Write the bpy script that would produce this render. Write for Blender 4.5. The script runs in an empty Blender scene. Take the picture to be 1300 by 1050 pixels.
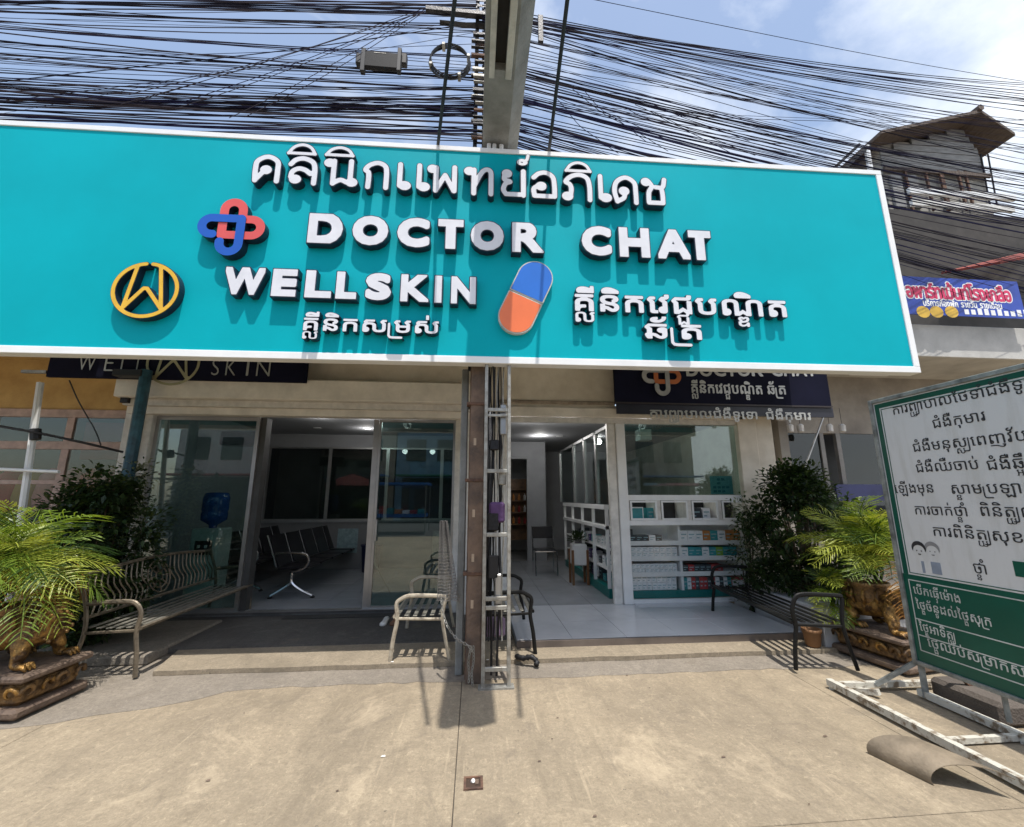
import bpy, math, random
import numpy as np
from mathutils import Vector, Matrix
random.seed(7); rng = np.random.default_rng(7)
S = bpy.context.scene; COL = S.collection; rad = math.radians

# ---------------------------------------------------------------- camera
FPX, TH, PSI, EYE = 530.0, rad(11.4), rad(5.0), 1.6
cam = bpy.data.cameras.new('camera'); cam.sensor_fit = 'HORIZONTAL'; cam.sensor_width = 36; cam.lens = FPX/1300*36
cam.clip_start = .05; cam.clip_end = 2000
camo = bpy.data.objects.new('camera', cam); COL.objects.link(camo)
camo.location = (0, 0, EYE); camo.rotation_euler = (rad(90)+TH, 0, -PSI); S.camera = camo
# ---------------------------------------------------------------- sun and sky
SUN_EL, SUN_AZ = rad(72.3), rad(8.0)      # sun stands behind the camera, a little to the right
sv = Vector((math.sin(SUN_AZ)*math.cos(SUN_EL), -math.cos(SUN_AZ)*math.cos(SUN_EL), math.sin(SUN_EL)))
sun = bpy.data.lights.new('sun', 'SUN'); sun.energy = 3.8; sun.angle = rad(.5); sun.color = (1, .955, .89)
suno = bpy.data.objects.new('sun', sun); COL.objects.link(suno); suno.rotation_euler = sv.to_track_quat('Z', 'Y').to_euler()
W = bpy.data.worlds.new('World'); S.world = W; W.use_nodes = True
def world():
    nt = W.node_tree; N = nt.nodes; L = nt.links; bg = N['Background']; bg.inputs[1].default_value = .15
    sky = N.new('ShaderNodeTexSky'); sky.sky_type = 'NISHITA'; sky.sun_disc = False
    sky.sun_elevation = SUN_EL; sky.sun_rotation = rad(180)-SUN_AZ; sky.air_density = 1.25; sky.dust_density = 1.6; sky.ozone_density = 1.6
    tc = N.new('ShaderNodeTexCoord'); mp = N.new('ShaderNodeMapping'); mp.inputs['Scale'].default_value = (1.0, 1.0, 2.0)
    mp.inputs['Location'].default_value = (.35, .2, .1)
    L.new(tc.outputs['Generated'], mp.inputs[0])
    n1 = N.new('ShaderNodeTexNoise'); n1.inputs['Scale'].default_value = 1.7; n1.inputs['Detail'].default_value = 9; n1.inputs['Roughness'].default_value = .58
    n1.inputs['Distortion'].default_value = .35
    L.new(mp.outputs[0], n1.inputs['Vector'])
    sx = N.new('ShaderNodeSeparateXYZ'); L.new(tc.outputs['Generated'], sx.inputs[0])
    ad = N.new('ShaderNodeMath'); ad.operation = 'MULTIPLY_ADD'; ad.inputs[1].default_value = .17; L.new(sx.outputs[0], ad.inputs[0]); L.new(n1.outputs[0], ad.inputs[2])
    cr = N.new('ShaderNodeValToRGB'); cr.color_ramp.elements[0].position = .46; cr.color_ramp.elements[0].color = (.10, .10, .10, 1)
    cr.color_ramp.elements[1].position = .68; cr.color_ramp.elements[1].color = (.92, .92, .92, 1); L.new(ad.outputs[0], cr.inputs[0])
    n2 = N.new('ShaderNodeTexNoise'); n2.inputs['Scale'].default_value = 3.5; n2.inputs['Detail'].default_value = 6; L.new(mp.outputs[0], n2.inputs['Vector'])
    cc = N.new('ShaderNodeMapRange'); cc.inputs['From Min'].default_value = .3; cc.inputs['From Max'].default_value = .7
    cc.inputs['To Min'].default_value = .62; cc.inputs['To Max'].default_value = 1.0; L.new(n2.outputs[0], cc.inputs[0])
    cl = N.new('ShaderNodeMix'); cl.data_type = 'RGBA'; cl.inputs[6].default_value = (4.0, 4.4, 5.2, 1); cl.inputs[7].default_value = (6.6, 6.8, 7.0, 1); L.new(cc.outputs[0], cl.inputs[0])
    mx = N.new('ShaderNodeMix'); mx.data_type = 'RGBA'
    L.new(cr.outputs[0], mx.inputs[0]); L.new(sky.outputs[0], mx.inputs[6]); L.new(cl.outputs[2], mx.inputs[7]); L.new(mx.outputs[2], bg.inputs[0])
world()
vs = S.view_settings; vs.view_transform = 'Standard'; vs.look = 'None'; vs.exposure = .45; vs.gamma = 1; vs.use_curve_mapping = False
S.render.engine = 'CYCLES'; S.cycles.use_denoising = True; S.cycles.max_bounces = 8; S.cycles.diffuse_bounces = 4; S.cycles.glossy_bounces = 3
S.cycles.transparent_max_bounces = 16; S.cycles.transmission_bounces = 4; S.cycles.caustics_reflective = False; S.cycles.caustics_refractive = False
S.cycles.sample_clamp_indirect = 6

# ---------------------------------------------------------------- measuring: a sight line met with a real plane of the place
CC = np.array([0, 0, EYE])
Fv = np.array([math.sin(PSI)*math.cos(TH), math.cos(PSI)*math.cos(TH), math.sin(TH)])
Rv = np.array([math.cos(PSI), -math.sin(PSI), 0.]); Uv = np.cross(Rv, Fv)
def ray(x, y): return Fv+Rv*(x-650)/FPX-Uv*(y-525)/FPX
def aY(x, y, Y): d = ray(x, y); return Vector(CC+d*Y/d[1])
def aZ(x, y, Z=0.): d = ray(x, y); return Vector(CC+d*(Z-EYE)/d[2])
def aX(x, y, X): d = ray(x, y); return Vector(CC+d*X/d[0])

# ---------------------------------------------------------------- materials
MATS = {}
def M(name, col, rough=.55, metal=0., var=.18, scale=3., bump=.0, bscale=60., spec=.5, col2=None, emit=0., detail=5, stretch=None, sheen=0, thr=(.35, .7), coat=0):
    if name in MATS: return MATS[name]
    m = bpy.data.materials.new(name); m.use_nodes = True; nt = m.node_tree; N = nt.nodes; L = nt.links; b = N['Principled BSDF']
    b.inputs['Roughness'].default_value = rough; b.inputs['Metallic'].default_value = metal; b.inputs['Specular IOR Level'].default_value = spec
    if coat: b.inputs['Coat Weight'].default_value = coat
    g = N.new('ShaderNodeNewGeometry'); vec = g.outputs['Position']
    if stretch:
        mp = N.new('ShaderNodeMapping'); mp.inputs['Scale'].default_value = stretch; L.new(vec, mp.inputs[0]); vec = mp.outputs[0]
    n = N.new('ShaderNodeTexNoise'); n.inputs['Scale'].default_value = scale; n.inputs['Detail'].default_value = detail; n.inputs['Roughness'].default_value = .62
    L.new(vec, n.inputs['Vector'])
    r = N.new('ShaderNodeMapRange'); r.inputs['From Min'].default_value = thr[0]; r.inputs['From Max'].default_value = thr[1]; L.new(n.outputs[0], r.inputs[0])
    mx = N.new('ShaderNodeMix'); mx.data_type = 'RGBA'
    c = col; c2 = col2 or tuple(max(0, v*(1-2*var)) for v in col)
    mx.inputs[6].default_value = (*c, 1) if col2 else (*[min(1, v*(1+var*.4)) for v in c], 1); mx.inputs[7].default_value = (*c2, 1)
    L.new(r.outputs[0], mx.inputs[0]); L.new(mx.outputs[2], b.inputs['Base Color'])
    if emit: L.new(mx.outputs[2], b.inputs['Emission Color']); b.inputs['Emission Strength'].default_value = emit
    if bump:
        n2 = N.new('ShaderNodeTexNoise'); n2.inputs['Scale'].default_value = bscale; n2.inputs['Detail'].default_value = 6; L.new(vec, n2.inputs['Vector'])
        bp = N.new('ShaderNodeBump'); bp.inputs['Strength'].default_value = bump; bp.inputs['Distance'].default_value = .02
        L.new(n2.outputs[0], bp.inputs['Height']); L.new(bp.outputs[0], b.inputs['Normal'])
        rr = N.new('ShaderNodeMapRange'); rr.inputs['To Min'].default_value = max(.02, rough-.1); rr.inputs['To Max'].default_value = min(1, rough+.12)
        L.new(n2.outputs[0], rr.inputs[0]); L.new(rr.outputs[0], b.inputs['Roughness'])
    MATS[name] = m; return m
def glass(name, tint=(.86, .93, .92), refl=1.0, ior=1.5, rough=.0):
    if name in MATS: return MATS[name]
    m = bpy.data.materials.new(name); m.use_nodes = True; nt = m.node_tree; N = nt.nodes; L = nt.links
    N.remove(N['Principled BSDF']); out = N['Material Output']
    t = N.new('ShaderNodeBsdfTransparent'); t.inputs[0].default_value = (*tint, 1); g = N.new('ShaderNodeBsdfGlossy'); g.inputs['Roughness'].default_value = rough
    g.inputs[0].default_value = (refl, refl, refl, 1)
    f = N.new('ShaderNodeFresnel'); gg = N.new('ShaderNodeNewGeometry'); mr = N.new('ShaderNodeMapRange'); mr.inputs['To Min'].default_value = ior; mr.inputs['To Max'].default_value = 1/ior; L.new(gg.outputs['Backfacing'], mr.inputs[0]); L.new(mr.outputs[0], f.inputs[0]); mx = N.new('ShaderNodeMixShader')
    L.new(f.outputs[0], mx.inputs[0]); L.new(t.outputs[0], mx.inputs[1]); L.new(g.outputs[0], mx.inputs[2]); L.new(mx.outputs[0], out.inputs[0])
    MATS[name] = m; return m
def leafmat(name, a, b, rough=.45, scale=9):
    m = M(name, a, rough, 0, col2=b, scale=scale, thr=(.3, .72), spec=.4)
    nt = m.node_tree; p = nt.nodes['Principled BSDF']; out = nt.nodes['Material Output']
    tr = nt.nodes.new('ShaderNodeBsdfTranslucent'); tr.inputs[0].default_value = (a[0]*1.5, a[1]*1.5, a[2]*.7, 1)
    mx = nt.nodes.new('ShaderNodeMixShader'); mx.inputs[0].default_value = .28
    nt.links.new(p.outputs[0], mx.inputs[1]); nt.links.new(tr.outputs[0], mx.inputs[2]); nt.links.new(mx.outputs[0], out.inputs[0]); return m

# ---------------------------------------------------------------- objects
def wloc(o):
    v = Vector((0, 0, 0))
    while o: v += o.location; o = o.parent
    return v
def tag(o, label=None, cat=None, group=None, kind=None):
    if label: o['label'] = label
    if cat: o['category'] = cat
    if group: o['group'] = group
    if kind: o['kind'] = kind
    return o
def thing(name, label, cat, loc=(0, 0, 0), group=None, rz=0):
    o = bpy.data.objects.new(name, None); COL.objects.link(o); o.location = loc; o.rotation_euler = (0, 0, rz); o.empty_display_size = .1
    return tag(o, label, cat, group)
class MB:
    def __init__(s): s.v = []; s.f = []; s.m = []; s.cm = 0; s.sm = False
    def add(s, v, f, m=None):
        k = len(s.v); s.v += [tuple(p) for p in v]; s.f += [tuple(i+k for i in q) for q in f]; s.m += [s.cm if m is None else m]*len(f); return s
    def box(s, a, b, m=None, bev=0.):
        (x0, y0, z0), (x1, y1, z1) = [min(p, q) for p, q in zip(a, b)], [max(p, q) for p, q in zip(a, b)]
        if bev:
            c = min(bev, (x1-x0)/2.2, (y1-y0)/2.2, (z1-z0)/2.2); vs = []; 
            for dx in (0, 1):
                for dy in (0, 1):
                    for dz in (0, 1):
                        X, Y, Z = (x0, x1)[dx], (y0, y1)[dy], (z0, z1)[dz]; ix, iy, iz = c*(1-2*dx), c*(1-2*dy), c*(1-2*dz)
                        vs += [(X, Y+iy, Z+iz), (X+ix, Y, Z+iz), (X+ix, Y+iy, Z)]
            def I(dx, dy, dz, k): return (dx*4+dy*2+dz)*3+k
            f = []
            for d in (0, 1):
                q = [I(d, 0, 0, 0), I(d, 1, 0, 0), I(d, 1, 1, 0), I(d, 0, 1, 0)]; f.append(q if d else q[::-1])
                q = [I(0, d, 0, 1), I(1, d, 0, 1), I(1, d, 1, 1), I(0, d, 1, 1)]; f.append(q[::-1] if d else q)
                q = [I(0, 0, d, 2), I(1, 0, d, 2), I(1, 1, d, 2), I(0, 1, d, 2)]; f.append(q if d else q[::-1])
                for e in (0, 1):
                    q = [I(d, e, 0, 0), I(d, e, 0, 1), I(d, e, 1, 1), I(d, e, 1, 0)]; f.append(q if d == e else q[::-1])
                    q = [I(d, 0, e, 0), I(d, 0, e, 2), I(d, 1, e, 2), I(d, 1, e, 0)]; f.append(q if d != e else q[::-1])
                    q = [I(0, d, e, 1), I(0, d, e, 2), I(1, d, e, 2), I(1, d, e, 1)]; f.append(q if d == e else q[::-1])
                    for g in (0, 1): 
                        q = [I(d, e, g, 0), I(d, e, g, 1), I(d, e, g, 2)]; f.append(q if (d+e+g) % 2 else q[::-1])
            return s.add(vs, f, m)
        v = [(x, y, z) for x in (x0, x1) for y in (y0, y1) for z in (z0, z1)]
        return s.add(v, [(0, 1, 3, 2), (4, 6, 7, 5), (0, 4, 5, 1), (2, 3, 7, 6), (0, 2, 6, 4), (1, 5, 7, 3)], m)
    def tube(s, pts, r, n=6, m=None, cap=True, flat=1.0, up=None):
        pts = [Vector(p) for p in pts]; R = r if hasattr(r, '__len__') else [r]*len(pts); vs = []; nrm = None
        for i, p in enumerate(pts):
            t = (pts[min(i+1, len(pts)-1)]-pts[max(i-1, 0)]);
            if t.length < 1e-9: t = Vector((0, 0, 1))
            t.normalize()
            if nrm is None: a = Vector(up) if up else (Vector((0, 0, 1)) if abs(t.z) < .9 else Vector((1, 0, 0))); nrm = t.cross(a).normalized()
            nrm = (nrm-t*nrm.dot(t)); nrm = nrm.normalized() if nrm.length > 1e-6 else t.orthogonal().normalized(); bi = t.cross(nrm)
            for k in range(n):
                a = 2*math.pi*(k+.5)/n; vs.append(p+nrm*math.cos(a)*R[i]+bi*math.sin(a)*R[i]*flat)
        f = [(i*n+k, i*n+(k+1) % n, (i+1)*n+(k+1) % n, (i+1)*n+k) for i in range(len(pts)-1) for k in range(n)]
        if cap: f += [tuple(range(n))[::-1], tuple((len(pts)-1)*n+k for k in range(n))]
        return s.add(vs, f, m)
    def lathe(s, c, prof, n=20, m=None):
        vs = []; f = []
        for r, z in prof: vs += [(c[0]+r*math.cos(2*math.pi*k/n), c[1]+r*math.sin(2*math.pi*k/n), c[2]+z) for k in range(n)]
        for i in range(len(prof)-1): f += [(i*n+k, i*n+(k+1) % n, (i+1)*n+(k+1) % n, (i+1)*n+k) for k in range(n)]
        f += [tuple(range(n))[::-1], tuple((len(prof)-1)*n+k for k in range(n))]
        return s.add(vs, f, m)
    def mesh(s, name, mats):
        me = bpy.data.meshes.new(name); me.from_pydata([tuple(v) for v in s.v], [], s.f)
        for m in (mats if isinstance(mats, (list, tuple)) else [mats]): me.materials.append(m)
        if any(s.m): me.polygons.foreach_set('material_index', s.m)
        if s.sm: me.polygons.foreach_set('use_smooth', [True]*len(s.f))
        me.update(); return me
    def build(s, name, mats, parent=None, local=False, kind=None):
        if parent is not None and not local:
            o = wloc(parent); s.v = [(v[0]-o.x, v[1]-o.y, v[2]-o.z) for v in s.v]
        me = s.mesh(name, mats); ob = bpy.data.objects.new(name, me); COL.objects.link(ob); ob.parent = parent
        if kind: ob['kind'] = kind
        return ob
def smooth(o, ang=40):
    o.data.polygons.foreach_set('use_smooth', [True]*len(o.data.polygons))
    try: o.data.set_sharp_from_angle(angle=rad(ang))
    except Exception: pass
    return o
def link(mesh, name, parent=None, loc=(0, 0, 0), rot=(0, 0, 0), sc=(1, 1, 1)):
    o = bpy.data.objects.new(name, mesh); COL.objects.link(o); o.parent = parent; o.location = loc; o.rotation_euler = rot; o.scale = sc; return o
def kids(o, _c={}): return [c for c in COL.objects if c.parent == o]
def copy_tree(o, loc, rz=0, label=None):
    r = o.copy(); COL.objects.link(r); r.location = loc; r.rotation_euler = (0, 0, rz)
    if label: r['label'] = label
    for c in kids(o):
        d = c.copy(); COL.objects.link(d); d.parent = r
        for e in kids(c): g = e.copy(); COL.objects.link(g); g.parent = d
    return r
def B(name, mat, a, b, parent=None, bev=0., kind=None): return MB().box(a, b, bev=bev).build(name, mat, parent, kind=kind)
def catmull(P, k=8):
    P = [Vector(p) for p in P]; Q = [P[0]*2-P[1]]+P+[P[-1]*2-P[-2]]; o = []
    for i in range(1, len(Q)-2):
        a, b, c, d = Q[i-1:i+3]
        for j in range(k):
            t = j/k; o.append(.5*((2*b)+(c-a)*t+(2*a-5*b+4*c-d)*t*t+(3*b-a-3*c+d)*t**3))
    return o+[P[-1]]

# ---------------------------------------------------------------- lettering: outlines -> even, bold, solid letter meshes
GL = {}
_tc = bpy.data.curves.new('probe', 'FONT'); _to = bpy.data.objects.new('probe', _tc); COL.objects.link(_to)
def _w(t):
    _tc.body = t; bpy.context.view_layer.update(); d = bpy.context.evaluated_depsgraph_get(); me = _to.evaluated_get(d).to_mesh()
    return max(v.co.x for v in me.vertices)
_BW = _w('||')
def load_glyph(ch):
    if ch in GL: return
    adv = _w('|'+ch+'|')-_BW; _tc.body = ch; bpy.context.view_layer.update(); d = bpy.context.evaluated_depsgraph_get()
    cu = _to.evaluated_get(d).to_curve(d); out = []
    for sp in cu.splines:
        if sp.type == 'BEZIER':
            bp = sp.bezier_points; n = len(bp); q = []
            for i in range(n):
                a, b = bp[i], bp[(i+1) % n]; p0, p1, p2, p3 = [np.array(v[:2]) for v in (a.co, a.handle_right, b.handle_left, b.co)]
                for t in (0, .25, .5, .75): q.append((1-t)**3*p0+3*(1-t)**2*t*p1+3*(1-t)*t*t*p2+t**3*p3)
            out.append(np.array(q))
        else: out.append(np.array([p.co[:2] for p in sp.points]))
    _to.to_curve_clear(); GL[ch] = (out, adv)
TEXTS = dict(k1='គ្លីនិកសម្រស់', k2='គ្លីនិកវេជ្ជបណ្ឌិត', k3='ឆ័ត្រ', b2='ការព្យាបាលជំងឺទូទៅ ជំងឺកុមារ', l1='ការព្យាបាលថែទាំជំងឺទូទៅ', l2='ជំងឺកុមារ', l3='ជំងឺមនុស្សពេញវ័យ', l4='ជំងឺឈឺចាប់', l4b='ជំងឺឆ្អឹង',
    l5='ឡើងមុន', l5b='ស្នាមប្រឡាក់', l6='ការចាក់ថ្នាំ', l6b='ពិនិត្យឈាម', l7='ការពិនិត្យសុខភាព', l8='ថ្នាំ', g1='បើកធ្វើម៉ោង', g2='ថ្ងៃច័ន្ទដល់ថ្ងៃសុក្រ', g3='ថ្ងៃអាទិត្យ', g4='ថ្ងៃឈប់សម្រាកសាធារណៈ',
    th='อพาร์ทเม้นท์โรงเกลือ', th2='บริการห้องพัก รายวัน รายเดือน')
for ch in sorted(set(''.join(TEXTS.values())+'DOCTRHAWELSKINេាី0123456789-')-{' ', '្'}): load_glyph(ch)
COL.objects.unlink(_to); bpy.data.objects.remove(_to)
PRE = {'េ': ('េ', ''), 'ែ': ('ែ', ''), 'ៃ': ('ៃ', ''), 'ើ': ('េ', 'ី'), 'ោ': ('េ', 'ា'), 'ៅ': ('េ', 'ា')}
def khmer(text):
    """lay a string out as clusters; each cluster is a list of (glyph, x, y, sx, sy) or a stroke"""
    out = []; pen = 0.; i = 0; n = len(text)
    while i < n:
        c = text[i]
        if c == ' ': pen += .45; i += 1; continue
        j = i+1; subs = []; marks = []
        while j < n:
            d = text[j]
            if d == '្': subs.append(text[j+1]); j += 2
            elif 0x17B6 <= ord(d) <= 0x17D1: marks.append(d); j += 1
            else: break
        cl = []; tail = ''
        for k, mk in enumerate(marks):
            if mk in PRE:
                g, t = PRE[mk]; cl.append((g, pen, 0, 1, 1)); pen += GL[g][1]; tail = t; marks[k] = ''
        if 'រ' in subs: cl.append(('RO', pen, 0, 1, 1)); pen += .16
        base = pen; cl.append((c, pen, 0, 1, 1)); pen += GL[c][1]; mid = (base+pen)/2
        for sc_ in subs:
            if sc_ == 'រ': continue
            a = GL[sc_][1]*.62; cl.append((sc_, mid-a/2, -.42, .62, .60))
            if sc_ in 'យសប': cl.append(('RISE', pen, 0, 1, 1)); pen += .14
        off = -.34 if subs else 0
        for mk in list(marks)+([tail] if tail else []):
            if not mk: continue
            if mk in 'ុូួ': cl.append((mk, pen, off, 1, 1))
            elif GL[mk][1] < .05: cl.append((mk, pen-(GL[c][1]-.64)/2, 0, 1, 1))
            else: cl.append((mk, pen, 0, 1, 1)); pen += GL[mk][1]
        out.append(cl); i = j
    return out, pen
def thai(text):
    out = []; pen = 0.
    for c in text:
        if c == ' ': pen += .4; continue
        if GL[c][1] < .05 and out: out[-1].append((c, pen, 0, 1, 1))
        else: out.append([(c, pen, 0, 1, 1)])
        pen += GL[c][1]
    return out, pen
SPEC = {'RO': [[(.02, .42), (.02, -.16), (.06, -.24), (.14, -.26), (.44, -.26)]], 'RISE': [[(-.2, -.28), (.0, -.28), (.04, -.22), (.04, .56)]]}
def seg_dist(P, A, Bb):
    d = Bb-A; L2 = (d*d).sum(1)+1e-12; ap = P[:, None, :]-A[None]; t = np.clip((ap*d[None]).sum(2)/L2[None], 0, 1)
    q = ap-t[..., None]*d[None]; return np.sqrt((q*q).sum(2).min(1))
def sdf_outline(P, cons):
    D = None; wn = np.zeros(len(P))
    for c in cons:
        A = c; Bb = np.roll(c, -1, 0); d = seg_dist(P, A, Bb); D = d if D is None else np.minimum(D, d)
        x, y = P[:, 0][:, None], P[:, 1][:, None]; y0, y1 = A[:, 1][None], Bb[:, 1][None]
        cr = (Bb[:, 0]-A[:, 0])[None]*(y-y0)-(x-A[:, 0][None])*(y1-y0)
        wn += ((y0 <= y) & (y1 > y) & (cr > 0)).sum(1)-((y0 > y) & (y1 <= y) & (cr < 0)).sum(1)
    return np.where(wn != 0, -D, D)
def sdf_strokes(P, strokes, hw):
    D = None
    for s in strokes:
        a = np.array(s, float); d = seg_dist(P, a[:-1], a[1:]); D = d if D is None else np.minimum(D, d)
    return D-hw
def cluster_sdf(P, cl, bold, sx=1.):
    F = None
    for g, x, y, a, b in cl:
        if g in SPEC: f = sdf_strokes(P, [[((x+p[0])*sx, y+p[1]) for p in st] for st in SPEC[g]], .035+bold)
        else:
            if not GL[g][0]: continue
            f = sdf_outline(P, [c*np.array([a*sx, b])+np.array([x*sx, y]) for c in GL[g][0]])-bold*(1 if a == 1 else .7)
        F = f if F is None else np.minimum(F, f)
    return F
def cl_bounds(cl, sx, pad):
    xs = []; ys = []
    for g, x, y, a, b in cl:
        if g in SPEC:
            for st in SPEC[g]: xs += [(x+p[0])*sx for p in st]; ys += [y+p[1] for p in st]
        else:
            for c in GL[g][0]: xs += list((c[:, 0]*a+x)*sx); ys += list(c[:, 1]*b+y)
    return min(xs)-pad, max(xs)+pad, min(ys)-pad, max(ys)+pad
def field_mesh(fn, bb, h):
    """marching squares: 2D verts, faces, outline edges of the area where fn < 0"""
    x0, x1, y0, y1 = bb; nx = int((x1-x0)/h)+2; ny = int((y1-y0)/h)+2
    X, Y = np.meshgrid(x0+h*np.arange(nx), y0+h*np.arange(ny)); f = fn(np.stack([X.ravel(), Y.ravel()], 1)).reshape(ny, nx)
    f = np.where(np.abs(f) < 1e-5, 1e-5, f); vs = []; idx = {}
    def gv(i, j):
        k = (0, i, j)
        if k not in idx: idx[k] = len(vs); vs.append((x0+h*j, y0+h*i))
        return idx[k]
    def ev(i, j, i2, j2):
        k = (1, min((i, j), (i2, j2)), max((i, j), (i2, j2)))
        if k not in idx:
            a, b = f[i, j], f[i2, j2]; t = a/(a-b); idx[k] = len(vs); vs.append((x0+h*(j+(j2-j)*t), y0+h*(i+(i2-i)*t)))
        return idx[k]
    ins = f < 0; faces = []; edges = []
    for i, j in zip(*np.nonzero(ins[:-1, :-1] | ins[1:, :-1] | ins[:-1, 1:] | ins[1:, 1:])):
        c = [(i, j), (i, j+1), (i+1, j+1), (i+1, j)]; poly = []; cr = []
        for k in range(4):
            a, b = c[k], c[(k+1) % 4]
            if ins[a]: poly.append(gv(*a))
            if ins[a] != ins[b]: e = ev(*a, *b); poly.append(e); cr.append((e, ins[a]))
        if len(poly) >= 3: faces.append(tuple(poly))
        if len(cr) == 2:
            o, n_ = (cr[0][0], cr[1][0]) if cr[0][1] else (cr[1][0], cr[0][0]); edges.append((o, n_))
        elif len(cr) == 4:
            for q in range(4):
                if cr[q][1]: edges.append((cr[q][0], cr[(q+1) % 4][0]))
    return vs, faces, edges
def solid(mb, fm, place, d0, d1, mf=0, msd=0, back=False):
    """extrude a field mesh: place(u, v, w) -> point, w = out of the wall from d0 to d1"""
    vs, fs, es = fm; k = len(mb.v); n = len(vs)
    mb.v += [tuple(place(u, v, d1)) for u, v in vs]; mb.v += [tuple(place(u, v, d0)) for u, v in vs]
    mb.f += [tuple(i+k for i in q) for q in fs]; mb.m += [mf]*len(fs)
    mb.f += [(b+k, a+k, a+k+n, b+k+n) for a, b in es]; mb.m += [msd]*len(es)
    if back: mb.f += [tuple(i+k+n for i in q[::-1]) for q in fs]; mb.m += [msd]*len(fs)
def flat(mb, fm, place, d1, mf=0):
    vs, fs, es = fm; k = len(mb.v); mb.v += [tuple(place(u, v, d1)) for u, v in vs]; mb.f += [tuple(i+k for i in q) for q in fs]; mb.m += [mf]*len(fs)
def ring(cx, cy, r, n=14, a0=0, a1=360): return [(cx+r*math.cos(rad(a0+(a1-a0)*k/n)), cy+r*math.sin(rad(a0+(a1-a0)*k/n))) for k in range(n+1)]
def sm(pts, k=5): return [(p.x, p.y) for p in catmull([(a, b, 0) for a, b in pts], k)]
# ---------------------------------------------------------------- the colours of the place
m_white = M('white_paint', (.78, .79, .79), .45, var=.06, bump=.05); m_teal = M('teal_panel', (.0, .40, .475), .6, var=.05, scale=.9, spec=.10)
m_border = M('white_border', (.85, .86, .86), .4, var=.04); m_lface = M('letter_face', (.74, .75, .80), .35, var=.05, scale=6)
m_lside = M('letter_side', (.012, .016, .035), .35, var=.1); m_red = M('red_acrylic', (.72, .10, .09), .25, var=.05); m_blue = M('blue_acrylic', (.01, .10, .50), .25, var=.05)
m_yel = M('gold_acrylic', (.80, .47, .03), .3, var=.08, scale=9); m_orange = M('orange_acrylic', (.86, .19, .06), .3, var=.04); m_cblue = M('capsule_blue', (.02, .16, .62), .3, var=.04)
m_rust = M('rusty_steel', (.20, .11, .07), .8, .2, col2=(.055, .035, .03), scale=9, bump=.5, bscale=40); m_galv = M('galvanised_steel', (.40, .40, .37), .5, .5, var=.25, scale=14, bump=.2, col2=(.20, .18, .15))
m_black = M('black_rubber', (.012, .012, .014), .55, var=.2); m_dark = M('dark_metal', (.03, .03, .033), .45, .5, var=.3, scale=15, bump=.2)
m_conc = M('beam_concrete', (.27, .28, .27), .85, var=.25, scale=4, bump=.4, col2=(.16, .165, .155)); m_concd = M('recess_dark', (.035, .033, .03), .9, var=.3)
m_concl = M('pale_flange', (.58, .58, .54), .8, var=.2, bump=.3); m_beige = M('beige_plaster', (.76, .70, .60), .8, col2=(.56, .50, .41), scale=2.2, bump=.15, bscale=90)
m_beiget = M('beige_trim', (.84, .79, .71), .5, var=.12, bump=.05); m_cream = M('cream_frame', (.72, .70, .66), .4, var=.12, scale=8, bump=.05)
m_navy = M('navy_banner', (.009, .010, .026), .8, var=.2, scale=1.5, spec=.1); m_silver = M('silver_letter', (.46, .46, .44), .35, .3, var=.1); m_ochre = M('ochre_plaster', (.58, .40, .16), .8, col2=(.42, .27, .10), scale=3, bump=.2)
m_pink = M('faded_pink_frame', (.50, .38, .34), .6, var=.15, scale=9); m_bpost = M('blue_green_paint', (.03, .11, .16), .45, var=.3, scale=8)
m_glass = glass('clear_glass'); m_dglass = glass('tinted_glass', (.42, .47, .48), 1.0, 1.55); m_fglass = glass('greenish_glass', (.66, .78, .76), 1.0, 1.85)
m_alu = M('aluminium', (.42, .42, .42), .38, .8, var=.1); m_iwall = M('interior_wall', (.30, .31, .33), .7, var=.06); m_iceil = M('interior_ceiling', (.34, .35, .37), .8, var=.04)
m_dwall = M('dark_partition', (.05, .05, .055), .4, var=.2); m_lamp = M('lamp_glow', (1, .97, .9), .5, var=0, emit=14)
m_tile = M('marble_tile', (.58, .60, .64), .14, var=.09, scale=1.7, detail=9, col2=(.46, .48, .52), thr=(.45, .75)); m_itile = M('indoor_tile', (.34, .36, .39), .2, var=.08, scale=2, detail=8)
m_grout = M('grout', (.22, .22, .22), .9); m_teald = M('teal_plinth', (.0, .16, .15), .4, var=.1)

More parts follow.
